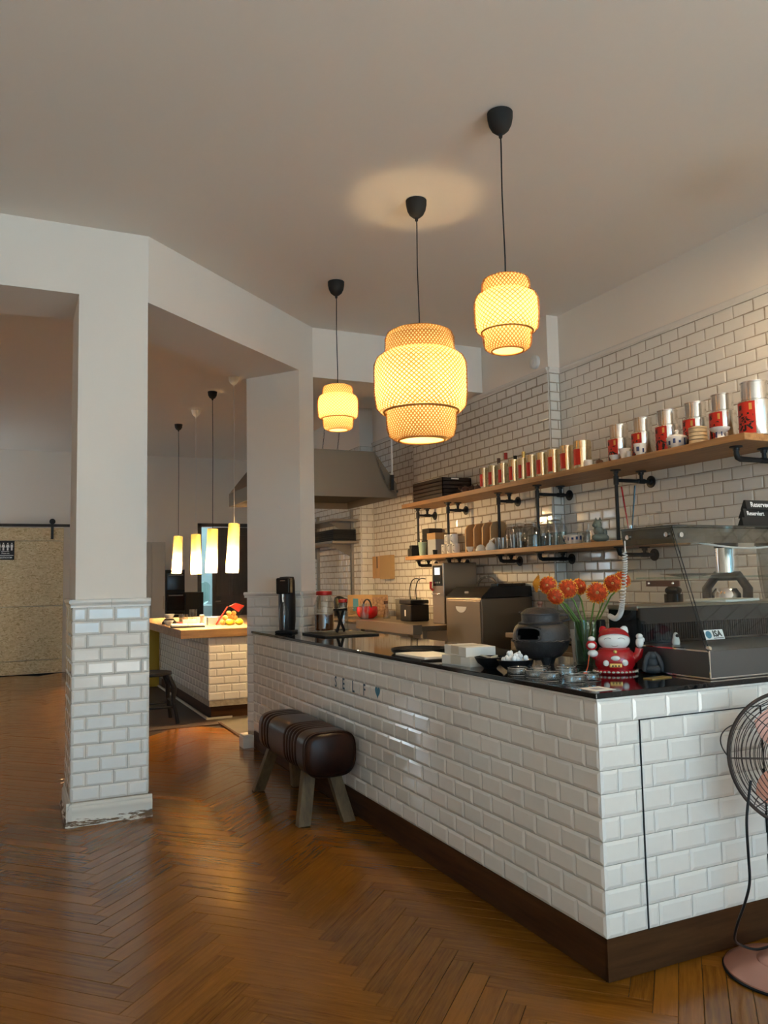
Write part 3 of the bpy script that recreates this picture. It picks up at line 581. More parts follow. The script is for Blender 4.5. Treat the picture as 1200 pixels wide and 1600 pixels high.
# lower shelf
t = thing('tray_stack','tall stack of black boxes behind the green cup on the lower shelf','boxes',(3.82,7.10,ZL),0)
for i, (s_, h) in enumerate(((.085,.09),(.08,.07),(.075,.06),(.075,.055))): z = sum(q[1] for q in ((.085,.09),(.08,.07),(.075,.06),(.075,.055))[:i]); MB().box(-s_,s_,-s_,s_,z+.001,z+h).build('box','black_matte',t,bevel=.003)
tag(MB().box(3.60,3.70,7.13,7.215,ZL,ZL+.075).box(3.61,3.70,7.14,7.2,ZL+.076,ZL+.11).build('black_box','black_matte',bevel=.003),'small black box at the left end of the lower shelf','box')
cup('green_cup','pale green tapered cup on the lower shelf','cup',(3.665,7.02,ZL),[(0,0),(.030,0),(.042,.135),(.039,.135),(.028,.006),(0,.006)],'pale_green')
t = thing('cardboard_carton','grey cardboard carton between the green cup and the mugs','box',(3.78,6.80,ZL)); MB().box(-.13,.10,-.08,.08,0,.20).build('carton_body','grey_card',t); MB().box(-.134,.104,-.084,.084,.15,.212).build('carton_lid','cardboard',t)
cup('tiny_cup','tiny dark patterned cup in front of the grey carton','cup',(3.61,6.66,ZL),[(0,0),(.02,0),(.024,.045),(.021,.045),(.017,.005),(0,.005)],'black_gloss')
def mug(loc, label):
    t = thing('coffee_mug', label, 'mug', loc, PI+.5, 'white mugs on the lower shelf')
    MB().lathe([(0,0),(.036,0),(.038,.004),(.038,.088),(.035,.088),(.034,.008),(0,.008)],22).build('body','ceramic',t,smooth=45)
    MB().tube([(.036,0,.072),(.06,0,.068),(.062,0,.03),(.036,0,.018)],.005,8).build('handle','ceramic',t,smooth=50)
for (y, z, lb) in ((6.55,0,'white mug at the left end of the lower row of mugs'),(6.45,0,'white mug in the middle of the lower row of mugs'),(6.35,0,'white mug at the right end of the lower row of mugs'),(6.49,.089,'white mug on top, left of the upper two'),(6.385,.089,'white mug on top, right of the upper two')): mug((3.66,y,ZL+z), lb)
def cutting_board(loc, label):
    t = thing('paddle_board', label, 'board', loc, 0, 'wooden paddle boards'); w_, h = .085, .25
    MB().prism([(-w_,0),(w_,0),(w_,h*.8),(w_*.7,h*.97),(w_*.2,h),(-w_*.2,h),(-w_*.7,h*.97),(-w_,h*.8)],-.011,.011,RZ(0) @ RX(PI/2)).build('board','board_wood',t,bevel=.004)
    MB().ell((0,-.012,h*.62),(.016,.002,.05),12,6).build('groove','steamer_brown',t); MB().ell((0,0,h+.012),.010,10,6).build('steel_knob','chrome',t,smooth=60)
for i, y in enumerate((6.17,6.03,5.89,5.76)): cutting_board((3.74,y,ZL), 'wooden paddle board with a steel knob, %s of four from the mugs'%ordn[i])
cup('shell_bowl','white upturned shell-shaped bowl in front of the paddle boards','bowl',(3.62,5.86,ZL),[(.045,0),(.046,.01),(.036,.04),(.014,.055),(0,.057)])
cup('strainer_cup','small white cup left of the shell-shaped bowl','cup',(3.61,6.02,ZL),bowlp(.036,.045))
t = cup('ceramic_bird','white ceramic bird-shaped pot before the paddle boards','ornament',(3.62,5.70,ZL),[(0,0),(.042,0),(.048,.02),(.034,.05),(.014,.07),(.012,.085),(0,.092)]); MB().tube([(0,-.01,.08),(0,-.04,.095),(0,-.06,.10)],[.010,.008,.004],8).build('beak','ceramic',t,smooth=50)
def jar(loc, r, h, label, lid='jar_glass', name='glass_jar', grp='glass jars on the lower shelf', fill=None):
    t = thing(name, label, 'jar', loc, 0, grp)
    MB().lathe([(0,.002),(r*.92,.002),(r,.01),(r,h*.72),(r*.82,h*.84),(r*.78,h*.86),(r*.78,h*.9),(r*.74,h*.9),(r*.74,h*.86),(r*.95,h*.70),(r*.95,.012),(0,.010)],24).build('body','jar_glass',t,smooth=45)
    MB().lathe([(0,h*.88),(r*.84,h*.88),(r*.86,h*.90),(r*.86,h*.965),(r*.80,h),(0,h)],24).build('lid',lid,t,smooth=45)
    MB().tube([(r*.85*math.cos(a),r*.85*math.sin(a),h*.87) for a in [2*PI*i/20 for i in range(21)]],.0022,5,False).build('wire_clip','chrome',t)
    if fill: MB().lathe([(0,.014),(r*.92,.014),(r*.92,h*fill),(0,h*fill)],20).build('contents','steamer_brown',t,smooth=45)
    return t
pos = ['left rear','left front','middle rear','middle front','right rear']
for i, (x, y, r, h, fl) in enumerate(((3.80,5.54,.062,.215,.3),(3.80,5.38,.062,.225,None),(3.80,5.23,.062,.23,.4),(3.66,5.44,.055,.20,None),(3.80,5.06,.062,.235,None))): jar((x,y,ZL), r, h, 'clip-top glass jar on the lower shelf, %s of the jar cluster'%pos[i], fill=fl)
def tumbler(loc, r, h, label, m_='jar_glass'):
    t = thing('drinking_glass', label, 'glass', loc, 0, 'drinking glasses on the lower shelf'); MB().lathe([(0,0),(r*.8,0),(r,h),(r-.003,h),(r*.8-.003,.008),(0,.008)],20).build('bowl',m_,t,smooth=45)
for i, (x, y, h) in enumerate(((3.63,5.60,.10),(3.62,5.52,.095),(3.62,5.36,.11),(3.62,5.27,.12))): tumbler((x,y,ZL), .030, h, ['short drinking glass right beside the white bird pot','short drinking glass second from the white bird pot','drinking glass in front of the jar cluster centre','taller drinking glass right of the jar cluster centre'][i])
def bottle(loc, r, h, label, m_='jar_glass'):
    t = thing('glass_bottle', label, 'bottle', loc, 0, 'clear bottles on the lower shelf')
    MB().lathe([(0,0),(r,0),(r,h*.58),(r*.85,h*.68),(r*.35,h*.80),(r*.32,h*.98),(r*.40,h),(0,h)],20).build('body',m_,t,smooth=45)
    MB().lathe([(0,.006),(r*.8,.006),(r*.8,h*.5),(0,h*.5)],16).build('water','vase_glass',t,smooth=45)
for i, (x, y, r) in enumerate(((3.636,5.10,.06),(3.68,4.97,.034),(3.68,4.895,.030),(3.68,4.81,.034))): bottle((x,y,ZL), r, .20 if i else .19, ['round-shouldered clear carafe left of the slim bottles','slim clear bottle nearest the round carafe','slim clear bottle between two wider ones','slim clear bottle beside the blue patterned bowl'][i])
cup('patterned_bowl','square-sided blue and white bowl on the lower shelf','bowl',(3.67,4.67,ZL),[(0,0),(.05,0),(.058,.01),(.078,.066),(.074,.066),(.05,.012),(0,.012)],'ceramic',(.0785,.02,.06,16))
cup('glass_stopper','glass stopper standing behind the blue patterned bowl','stopper',(3.80,4.66,ZL),[(0,0),(.03,0),(.03,.08),(.012,.09),(.008,.13),(.010,.15),(0,.152)],'jar_glass')
cup('jam_pot','small glass pot between the patterned bowl and the steel cup','jar',(3.68,4.53,ZL),[(0,0),(.036,0),(.04,.05),(.034,.075),(.012,.08),(.012,.095),(0,.096)],'clear_plastic')
cup('steel_cup','shiny steel cup on the lower shelf','cup',(3.67,4.43,ZL),[(0,0),(.036,0),(.038,.004),(.038,.086),(.035,.086),(.034,.006),(0,.006)],'chrome')
t = thing('stone_figurine','grey-green stone beast figurine at the right end of the lower shelf','figurine',(3.632,4.335,ZL),.25)
MB().ell((0,0,.03),(.075,.045,.03)).ell((-.02,0,.075),(.04,.03,.035)).ell((-.03,0,.118),(.032,.028,.032)).ell((-.062,0,.112),(.016,.016,.014),10,6).lathe([(.012,0),(0,.03)],8,T3((-.02,.016,.14))).lathe([(.012,0),(0,.03)],8,T3((-.02,-.016,.14))).ell((.055,0,.06),(.02,.012,.03)).build('beast','stone_green',t,smooth=60)
t = thing('incense_cup','glass cup at the right end of the lower shelf','glass',(3.70,4.12,ZL)); MB().lathe([(0,0),(.03,0),(.036,.10),(.033,.10),(.027,.006),(0,.006)],20).build('bowl','jar_glass',t,smooth=45)
tag(MB().tube([(3.70,4.12,ZL+.008),(3.685,4.165,ZL+.36)],[.0035,.0055],8).build('chopstick','red_glaze'),'red lacquered stick standing left in the glass','stick','sticks in the glass')
tag(MB().tube([(3.705,4.115,ZL+.008),(3.72,4.075,ZL+.36)],[.0035,.0055],8).build('chopstick','black_gloss'),'black lacquered stick standing right in the glass','stick','sticks in the glass')
def balloon(loc, label):
    t = thing('wine_glass', label, 'glass', loc, 0, 'upturned wine glasses'); MB().lathe([(.03,0),(.042,.04),(.036,.075),(.010,.095),(.004,.105),(.004,.17),(.03,.176),(0,.178)],20).build('bowl','jar_glass',t,smooth=50)
balloon((3.80,4.05,ZL),'upturned wine glass beside the lacquered sticks'); balloon((3.80,3.95,ZL),'upturned wine glass furthest right on the lower shelf')
# ------------------------------------------------------------------ things on the black counter top
ZT = .94
t = thing('soda_maker','black upright soda maker beside the kitchen column','soda maker',(1.925,6.00,ZT),-.6)
MB().prism([(-.068,-.07),(.068,-.07),(.068,.10),(.04,.125),(-.04,.125),(-.068,.10)],0,.02).build('base','black_plastic',t,bevel=.006)
MB().lathe([(0,.02),(.060,.02),(.066,.1),(.066,.25),(.062,.40),(.055,.432),(0,.436)],24,T3((0,.035,0)) @ Matrix.Diagonal((1,1.1,1,1))).build('tower','black_plastic',t,smooth=50)
MB().prism([(-.055,-.075),(.055,-.075),(.06,.0),(-.06,.0)],.30,.425).build('head','black_gloss',t,bevel=.012,seg=3)
MB().lathe([(0,.03),(.036,.03),(.038,.05),(.038,.17),(.016,.24),(.014,.30),(0,.30)],20,T3((0,-.055,0))).build('bottle','jar_glass',t,smooth=45)
MB().tube([(0,-.077,.30),(0,-.08,.27),(.004,-.082,.24)],.006,8).build('nozzle','chrome',t,smooth=50); MB().box(-.02,.02,-.0765,-.0745,.40,.405).build('lever','chrome',t)
def dispenser(loc, r, h, label, lid, fill, name='drink_jar'):
    t = thing(name,label,'jar',loc)
    MB().lathe([(0,.002),(r,.002),(r,h*.70),(r*.75,h*.84),(r*.72,h*.88),(r*.69,h*.88),(r*.96,h*.68),(r*.96,.008),(0,.008)],28).build('body','jar_glass',t,smooth=45)
    MB().lathe([(0,h*.90),(r*.80,h*.90),(r*.82,h*.92),(r*.82,h*.98),(r*.76,h),(0,h)],28).build('lid',lid,t,smooth=45)
    if fill: MB().lathe([(0,.01),(r*.94,.01),(r*.94,h*fill),(0,h*fill)],24).build('tea','tea',t,smooth=45)
    if r > .06: MB().tube([(-r*.7,-r*.6,h*.72),(-r*1.25,-r*.6,h*.66),(-r*1.25,-r*.6,h*.3),(-r*.85,-r*.5,h*.26)],.008,8).build('handle','jar_glass',t,smooth=50)
dispenser((2.235,5.98,ZT),.078,.315,'big glass jar of brown tea with a red lid','red_plastic',.42)
dispenser((2.345,5.86,ZT),.042,.25,'narrow glass jar with a red lid in front of the big jar','red_plastic',None)
t = thing('folding_stand','black X-shaped folding stand on the counter tray','stand',(2.22,5.60,ZT+.014),.5)
for s_ in (-1,1):
    MB().box(-.011,.011,-.006,.006,0,.19,T3((.045*s_,0,.0)) @ RY(-.48*s_)).build('strut','black_plastic',t,bevel=.003)
MB().box(-.06,.06,-.02,.02,.158,.176).build('cradle','black_plastic',t,bevel=.004)
tag(MB().box(1.98,2.40,5.30,5.78,ZT,ZT+.012).build('rubber_mat','black_matte',bevel=.003),'flat black mat under the folding stand','mat')
tag(MB().lathe([(0,0),(.135,0),(.150,.012),(.152,.026),(.147,.026),(.140,.010),(0,.007)],40,T3((1.99,3.88,ZT))).build('round_tray','black_plastic',smooth=45),'round black tray behind the menu sheets','tray')
t = thing('menu_folder','black clipboard lying on the counter under the menu sheets','folder',(1.885,3.60,ZT),-.05); MB().box(-.10,.12,-.16,.17,0,.008).build('cover','black_plastic',t,bevel=.002)
tag(MB().box(-.095,.105,-.15,.16,0,.010,T3((1.892,3.605,ZT+.0085)) @ RZ(.02)).build('paper_sheets','paper'),'pile of white menu sheets on the clipboard','paper')
def carton(loc, rz, label, s_=(.075,.11,.042)):
    t = thing('card_box',label,'box',loc,rz,'small white card boxes'); a, b, h = s_
    MB().box(-a,a,-b,b,0,h).build('box_body','paper',t,bevel=.0015); MB().box(-a-.001,a+.001,-b*.35,b*.35,h*.15,h+.0012).build('sleeve','cream',t)
carton((1.905,3.215,ZT),.10,'white card box lying underneath on the counter'); carton((1.915,3.225,ZT+.0435),-.06,'white card box lying on top of another')
def black_bowl(loc, label, r, fill):
    t = thing('black_bowl',label,'bowl',loc,0,'black bowls on the counter')
    MB().lathe([(0,0),(r*.42,0),(r*.44,.006),(r*.8,.026),(r,.050),(r-.003,.051),(r*.75,.03),(0,.012)],32).build('bowl','black_plastic',t,smooth=45)
black_bowl((1.895,3.02,ZT),'black bowl holding little paper sachets',.068,0); black_bowl((1.915,2.86,ZT),'black bowl heaped with crumpled white paper flowers',.074,1)
for i in range(7):
    a = i*.9; tag(MB().box(-.008,.008,-.026,.026,0,.006,T3((1.895+.026*math.cos(a),3.02+.026*math.sin(a),ZT+.034+.0065*(i%3))) @ RZ(a) @ RX(.25)).build('sugar_sachet','cream'),'little cream paper sachet in the black bowl','sachet','sachets in the bowl')
for i in range(8):
    a = i*2.4; rr = .012+.006*i; m = MB()
    for k in range(5): m.ell((random.uniform(-.012,.012),random.uniform(-.012,.012),random.uniform(0,.016)),(random.uniform(.007,.013),random.uniform(.006,.011),random.uniform(.008,.014)),7,5)
    o = m.build('paper_flower','white_print'); o.location = (1.915+rr*math.cos(a),2.86+rr*math.sin(a),ZT+.044+(.014 if i < 3 else 0)); tag(o,'crumpled white paper flower in the black bowl','paper flower','paper flowers in the bowl')
# cast iron cauldron stove
t = thing('iron_cauldron','black cast-iron cauldron stove on three feet with a domed lid','cauldron',(2.13,2.965,ZT))
MB().lathe([(0,.028),(.05,.030),(.085,.045),(.112,.075),(.124,.110),(.118,.112),(.10,.08),(0,.05)],40).build('bowl','iron_pot',t,smooth=50)
rimm = MB(); rimm.tube([((.1265+.0025*math.cos(i*2*PI/72*22))*math.cos(2*PI*i/72),(.1265+.0025*math.cos(i*2*PI/72*22))*math.sin(2*PI*i/72),.115+.0025*math.sin(i*2*PI/72*22)) for i in range(73)],.0045,6,False); rimm.build('scalloped_rim','iron_pot',t,smooth=50)
A0 = math.radians(205); NL = 60
def win(k, i):
    a = (2*PI*(i+.5)/NL-A0+PI)%(2*PI)-PI; return 2 <= k <= 5 and abs(a) < (.50 if k in (3,4) else .38)
prof = [(.124,.112),(.124,.118),(.124,.124),(.123,.140),(.120,.160),(.114,.172),(.110,.178),(.098,.186),(.092,.188)]
MB().lathe(prof,NL,None,win).build('firebox','iron_pot',t,smooth=40); MB().lathe([(r-.008,z) for r, z in prof],NL,None,win).build('firebox_lining','black_matte',t,smooth=40)
rw = []
for i in range(33):
    q = 2*PI*i/32; a = A0+.50*math.copysign(abs(math.cos(q))**.6,math.cos(q)); z = .145+.030*math.copysign(abs(math.sin(q))**.6,math.sin(q)); r = .126-.10*max(0,z-.135)**1.3*4; rw.append((r*math.cos(a),r*math.sin(a),z))
MB().tube(rw,.0045,6,False).build('window_rim','iron_pot',t,smooth=50)
MB().lathe([(.098,.188),(.100,.192),(.086,.196),(.084,.200),(.084,.226),(.080,.230),(0,.23)],36).build('kettle','iron_pot',t,smooth=40)
MB().lathe([(.086,.228),(.086,.233),(.060,.254),(.034,.258),(0,.259)],36).build('lid','iron_pot',t,smooth=40)
MB().lathe([(0,.258),(.010,.258),(.008,.266),(.014,.276),(.012,.284),(0,.286)],14).build('lid_knob','copper_dark',t,smooth=40)
MB().tube([(.06,-.062,.222),(.084,-.085,.224),(.088,-.09,.205),(.066,-.066,.197)],.006,8).build('ear_handle','iron_pot',t,smooth=50)
for a in (-1.9,.2,2.3): MB().lathe([(0,0),(.012,0),(.014,.008),(.022,.03),(.028,.05),(0,.055)],12,T3((.058*math.cos(a),.058*math.sin(a),0))).build('foot','iron_pot',t,smooth=50)
# vase and gerberas
V = Vector((2.31,2.865,ZT)); t = thing('glass_vase','tall clear glass vase of water holding the orange flowers','vase',V)
MB().lathe([(0,0),(.056,0),(.058,.004),(.061,.195),(.058,.195),(.055,.010),(0,.010)],32).build('glass_wall','vase_glass',t,smooth=45); MB().lathe([(0,.011),(.0535,.011),(.0545,.110),(0,.110)],28).build('water','vase_glass',t,smooth=45)
def gerbera(loc, face, r, label, m_='petal_orange'):
    loc = Vector(loc); t = thing('gerbera',label,'flower',loc,0,'gerberas in the glass vase'); face = Vector(face).normalized(); R = face.to_track_quat('Z','Y').to_matrix().to_4x4()
    m = MB(); tip = MB()
    for ring, (k, a0, rr, lift) in enumerate(((34,0,r,.0),(32,.1,r*.86,.004),(28,.2,r*.68,.008),(22,.05,r*.50,.011),(16,.15,r*.36,.013))):
        for i in range(k):
            a = a0+2*PI*i/k+random.uniform(-.05,.05); q = rr*random.uniform(.95,1.04); wd = .0040; P = R @ RZ(a)
            m.add([(r*.12,-wd*.4,lift),(q*.6,-wd,lift+.003),(q*.95,-wd*.7,lift-.003),(q,0,lift-.005),(q*.95,wd*.7,lift-.003),(q*.6,wd,lift+.003),(r*.12,wd*.4,lift)],[(0,1,2,3,4,5,6)],P)
            if ring == 0 or (ring == 1 and i%3 == 0): tip.add([(q*.88,-wd*.9,lift+.0012),(q*.97,-wd*.6,lift-.0018),(q*1.02,0,lift-.004),(q*.97,wd*.6,lift-.0018),(q*.88,wd*.9,lift+.0012)],[(0,1,2,3,4)],P)
    m.build('petals',m_,t); tip.build('petal_tips','petal_yellow',t)
    MB().ell((0,0,.010),(r*.20,r*.20,.006),14,6,R).build('flower_centre','flower_heart',t,smooth=60)
    MB().lathe([(0,-.016),(.006,-.012),(.010,-.003),(0,0)],10,R).build('calyx','stem_green',t,smooth=60)
    base = V+Vector((random.uniform(-.03,.03),random.uniform(-.03,.03),.02))-loc; neck = V+Vector((max(-.045,min(.045,(loc.x-V.x)*.28)),max(-.045,min(.045,(loc.y-V.y)*.28)),.19))-loc; st = -face*.014
    pts = [st, st*1.5+Vector((0,0,-.02)), st+(neck-st)*.45+Vector((0,0,.012)), neck, neck+(base-neck)*.5, base]
    MB().tube(pts,.0036,7).build('stem','stem_green',t,smooth=60)
cd = Vector((-.55,-.80,.10))
for loc, fc, r, lb, m_ in (((2.13,2.985,1.303),(-.9,.35,.15),.040,'yellow-backed gerbera turned away at the left of the bouquet','petal_yellow'),((2.15,2.93,1.295),(-.75,-.6,.1),.042,'orange gerbera second from the left, facing the window','petal_orange'),((2.14,2.865,1.247),(-.75,-.5,-.35),.040,'orange gerbera hanging lowest on the left','petal_orange'),((2.218,2.878,1.278),(-.5,-.85,.05),.045,'orange gerbera left of centre, above the cauldron lid','petal_orange'),((2.304,2.905,1.287),(-.1,-.95,.2),.038,'orange gerbera half hidden in the middle of the bouquet','petal_orange'),((2.309,2.793,1.26),(-.58,-.8,.05),.049,'largest orange gerbera facing straight out','petal_orange'),((2.41,2.809,1.297),(-.6,-.75,.15),.041,'orange gerbera right of the largest one','petal_orange'),((2.477,2.82,1.315),(-.25,-.85,.4),.041,'orange gerbera at the far right of the bouquet','petal_orange')):
    gerbera(loc, fc, r, lb, m_)
tag(MB().box(-.055,.055,-.002,.002,0,.15,T3((2.40,3.02,ZT)) @ RX(-.12)).build('display_card','grey_card'),'grey card standing behind the glass vase','card')
# acrylic dishes
def dish(loc, label):
    t = thing('glass_dish',label,'dish',loc,0,'round glass dishes on the counter corner')
    MB().lathe([(0,0),(.040,0),(.0425,.003),(.0425,.030),(.0410,.032),(.0385,.030),(.0380,.010),(0,.009)],32).build('dish','jar_glass',t,smooth=40)
    for z in (.031,.003): MB().tube([(.0418*math.cos(a),.0418*math.sin(a),z) for a in [2*PI*i/32 for i in range(33)]],.0009,5,False).build('rim','chrome',t,smooth=40)
rows = ['rear left','rear middle','second row left','second row middle','rear right','third row left','third row right','front right']
for i, p in enumerate(((1.856,2.748),(1.945,2.722),(1.868,2.640),(1.985,2.605),(2.045,2.68),(1.857,2.535),(1.885,2.42),(1.965,2.44))): dish((*p,ZT), 'clear round glass dish, %s of the group on the counter corner'%rows[i])
t = thing('paper_coaster','white paper square with a dark print at the counter corner','coaster',(1.853,2.262,ZT),.0); MB().box(-.045,.045,-.045,.045,0,.0015).build('sheet','paper',t); MB().box(-.02,.02,-.02,.02,.0015,.0018).build('print_patch','grey_card',t)
# lucky cat
t = thing('lucky_cat','red and white ceramic beckoning cat with a raised paw','figurine',(2.225,2.60,ZT),-.66)
MB().lathe([(0,0),(.078,0),(.085,.006),(.085,.014),(.074,.018),(0,.018)],32).build('cushion','red_glaze',t,smooth=40)
MB().lathe([(0,.016),(.070,.016),(.080,.035),(.080,.06),(.072,.085),(.055,.10),(0,.11)],32,Matrix.Diagonal((1,.85,1,1))).build('body','red_glaze',t,smooth=60)
hd = MB().ell((0,0,.130),(.063,.052,.042),28,16); hd.build('head','ceramic',t,smooth=60)
MB().lathe([(.0635,0),(.0625,.012),(.056,.024),(.044,.0345),(.02,.042),(0,.0435)],28,T3((0,.004,.1335)) @ Matrix.Diagonal((1,.84,1,1)) @ RX(-.42)).build('hood','red_glaze',t,smooth=60)
for s_ in (-1,1):
    e = MB().lathe([(.021,0),(.019,.014),(.010,.028),(0,.032)],14,T3((.036*s_,.004,.158)) @ RY(.35*s_) @ Matrix.Diagonal((1,.5,1,1))).build('ear','ceramic' if s_ > 0 else 'red_glaze',t,smooth=60)
    MB().tube([(.026*s_+.014*math.cos(a),-.0505+abs(.014*math.cos(a))*.12,.136+.007*math.sin(a)) for a in [PI*i/8 for i in range(9)]],.0007,5).build('closed_eye','ink',t)
MB().tube([(.012*math.cos(a),-.0515,.114-.004*math.sin(a)) for a in [PI*i/8 for i in range(9)]],.0007,5).build('mouth','ink',t)
MB().tube([(.058*math.cos(a),.050*math.sin(a),.096) for a in [2*PI*i/32 for i in range(33)]],.004,6,False).build('collar','red_plastic',t,smooth=60); MB().ell((0,-.058,.088),.008,12,8).build('bell','gold',t,smooth=60)
ar = MB().tube([(.066,0,.05),(.092,-.004,.072),(.098,-.006,.10)],[.020,.019,.016],12).build('raised_arm','red_glaze',t,smooth=60)
MB().ell((.099,-.008,.122),(.016,.015,.022),14,8).ell((.099,-.008,.146),(.014,.014,.012),12,8).ell((.112,-.006,.132),(.008,.008,.010),10,6).build('raised_paw','ceramic',t,smooth=60)
MB().tube([(-.062,-.01,.06),(-.082,-.02,.075),(-.088,-.024,.09)],[.019,.016,.013],12).build('lowered_arm','red_glaze',t,smooth=60)
MB().ell((-.090,-.028,.112),(.023,.021,.021),16,10).build('charm','red_glaze',t,smooth=60); MB().ell((-.090,-.041,.112),(.016,.011,.012),14,8).ell((-.089,-.026,.138),(.014,.014,.011),14,8).ell((-.086,-.03,.080),(.021,.019,.015),14,8).build('charm_face','ceramic',t,smooth=60)
MB().box(-.024,.024,-.071,-.066,.028,.044).build('coin_box','gold',t,bevel=.003)
MB().ell((-.036,-.061,.044),(.013,.006,.012),12,8).ell((.036,-.061,.046),(.013,.006,.013),12,8).ell((0,-.066,.064),(.018,.007,.010),12,8).build('painted_kittens','ceramic',t,smooth=60)
fl = MB()
for i in range(14): a = -2.9+i*.2; fl.ell((.085*math.cos(a),.085*math.sin(a),.010),(.007,.003,.004),8,5)
fl.build('cushion_trim','cream',t,smooth=60)
for x, z in ((-.012,.034),(0,.034),(.012,.034)): MB().box(x-.003,x+.003,-.0725,-.0705,z-.003,z+.003).build('coin_mark','ink',t)
tag(MB().tube([(2.117,2.625,ZT+.075),(2.095,2.61,ZT+.03),(2.075,2.60,ZT+.008)],.002,6).ell((2.073,2.599,ZT+.007),(.010,.008,.006),10,6).build('red_tassel','petal_orange',smooth=60),'red tassel hanging from the beckoning cat','tassel')
t = thing('stone_hound','dark stone figurine of a seated long-eared hound beside the cat','figurine',(2.315,2.485,ZT),-.6)
MB().ell((0,0,.02),(.042,.032,.02)).ell((0,.004,.045),(.028,.024,.03)).ell((0,-.006,.072),(.018,.018,.017)).build('body','stone_dark',t,smooth=60)
for s_ in (-1,1): MB().tube([(.008*s_,-.008,.085),(.022*s_,-.014,.068),(.032*s_,-.018,.038),(.034*s_,-.02,.012)],[.008,.010,.010,.007],8).build('ear','stone_dark',t,smooth=60)
tag(MB().box(-.055,.055,-.022,.022,0,.004,T3((2.235,2.375,ZT)) @ RZ(.12)).build('card_holder','gold',bevel=.001),'thin gold-edged card lying before the stone hound','card')

# ------------------------------------------------------------------ refrigerated display case
dc = thing('display_case','glass-fronted refrigerated display case with a steel base','display case',(0,0,0)); X0, X1 = 2.345, 3.55
MB().box(X0,X1,2.222,2.605,ZT+.002,1.046).build('steel_base','case_steel',dc,bevel=.003); MB().box(X0-.001,X0+.004,2.2205,2.2245,ZT+.002,1.047).box(X0-.001,X0+.002,2.222,2.61,1.042,1.0475).box(X0-.002,X1,2.2195,2.223,ZT+.002,ZT+.008).box(X0-.002,X0+.002,2.222,2.61,ZT+.002,ZT+.008).build('edge_bead','chrome',dc)
sidep = [(2.226,1.047),(2.62,1.047),(2.655,1.46),(2.655,1.515),(2.378,1.52)]
MB().add([(X0,y,z) for y,z in sidep]+[(X0+.005,y,z) for y,z in sidep],[(0,1,2,3,4),(9,8,7,6,5)]+[(i,(i+1)%5,5+(i+1)%5,5+i) for i in range(5)]).build('side_glass','pane',dc)
MB().add([(X0,2.220,1.047),(X1,2.220,1.047),(X1,2.374,1.52),(X0,2.374,1.52),(X0,2.226,1.047),(X1,2.226,1.047),(X1,2.380,1.52),(X0,2.380,1.52)],[(0,1,2,3),(7,6,5,4),(0,4,5,1),(1,5,6,2),(2,6,7,3),(3,7,4,0)]).build('front_glass','pane',dc)
MB().box(X0+.002,X0+.010,2.352,2.40,1.044,1.05).tube([(X0,2.221,1.047),(X0,2.375,1.52)],.0018,6).tube([(X0,2.236,1.047),(X0,2.390,1.52)],.0014,6).build('glass_edge','ink',dc)
MB().box(X0-.004,X1,2.366,2.665,1.520,1.527).build('top_glass','pane_tint',dc)
MB().add([(X0-.003,2.362,1.455),(X0-.003,2.652,1.455),(X0-.003,2.66,1.519),(X0-.003,2.382,1.519),(X0+.001,2.362,1.455),(X0+.001,2.652,1.455),(X0+.001,2.66,1.519),(X0+.001,2.382,1.519)],[(0,1,2,3),(7,6,5,4),(0,4,5,1),(1,5,6,2),(2,6,7,3),(3,7,4,0)]).build('side_fascia','pane_tint',dc)
MB().add([(X0,2.353,1.455),(X1,2.353,1.455),(X1,2.374,1.519),(X0,2.374,1.519),(X0,2.358,1.455),(X1,2.358,1.455),(X1,2.380,1.519),(X0,2.380,1.519)],[(0,1,2,3),(7,6,5,4),(0,4,5,1),(1,5,6,2),(2,6,7,3),(3,7,4,0)]).build('front_fascia','pane_tint',dc)
for p, ax in (((X0-.004,2.62,1.49),'x'),((X0-.004,2.40,1.49),'x'),((X0+.03,2.362,1.487),'y'),((X0+.004,2.226,1.055),'x')):
    MB().lathe([(0,-.006),(.009,-.006),(.010,0),(.010,.006),(0,.008)],14,T3(p) @ (RY(-PI/2) if ax == 'x' else RX(PI/2))).build('glass_clamp','chrome',dc,smooth=40)
MB().box(X0+.01,X1,2.33,2.60,1.315,1.322).build('glass_shelf','vase_glass',dc); MB().box(X0+.008,X0+.014,2.36,2.54,1.285,1.308).build('shelf_bracket','copper_dark',dc)
for y in (2.39,2.52): MB().ell((X0+.005,y,1.297),(.004,.007,.007),10,6).build('bracket_screw','chrome',dc,smooth=60)
MB().box(X0+.012,X1,2.585,2.60,1.05,1.195).build('back_panel','screen_dark',dc)
rb = MB()
for i in range(90): x = X0+.02+i*.013; rb.box(x,x+.006,2.579,2.586,1.06,1.13)
rb.build('louvre_ribs','black_plastic',dc)
MB().box(X0+.02,X1,2.612,2.80,1.185,1.205).build('service_ledge','steel',dc,bevel=.004); MB().box(X0+.02,X1,2.62,2.79,ZT+.002,1.185).build('cooling_unit','screen_dark',dc)
t = MB().box(-.052,.052,-.001,.001,-.020,.020,T3((2.565,2.40,1.088)) @ RX(-.35)).build('maker_plate','white_print',dc)
PM = T3((2.565,2.40,1.088)) @ RX(-.35) @ T3((0,-.0016,0)) @ RX(PI/2)
MB().lathe([(0,0),(.0155,0),(.0155,.0006),(0,.0006)],20,PM @ T3((-.031,0,0))).build('blue_globe','blue_paint',t); q = text_mb('ISA',.034,.0003,.0012); move(q, PM @ T3((.016,.002,0))).build('lettering','ink',t); MB().box(-.008,.046,-.0166,-.0142,0,.0005,PM).build('underline','ink',t)
cup('oval_platter','oval glass platter on the display case shelf','platter',(2.52,2.46,1.3225),[(0,0),(.05,0),(.12,.010),(.125,.013),(.118,.013),(.05,.004),(0,.004)],'jar_glass')
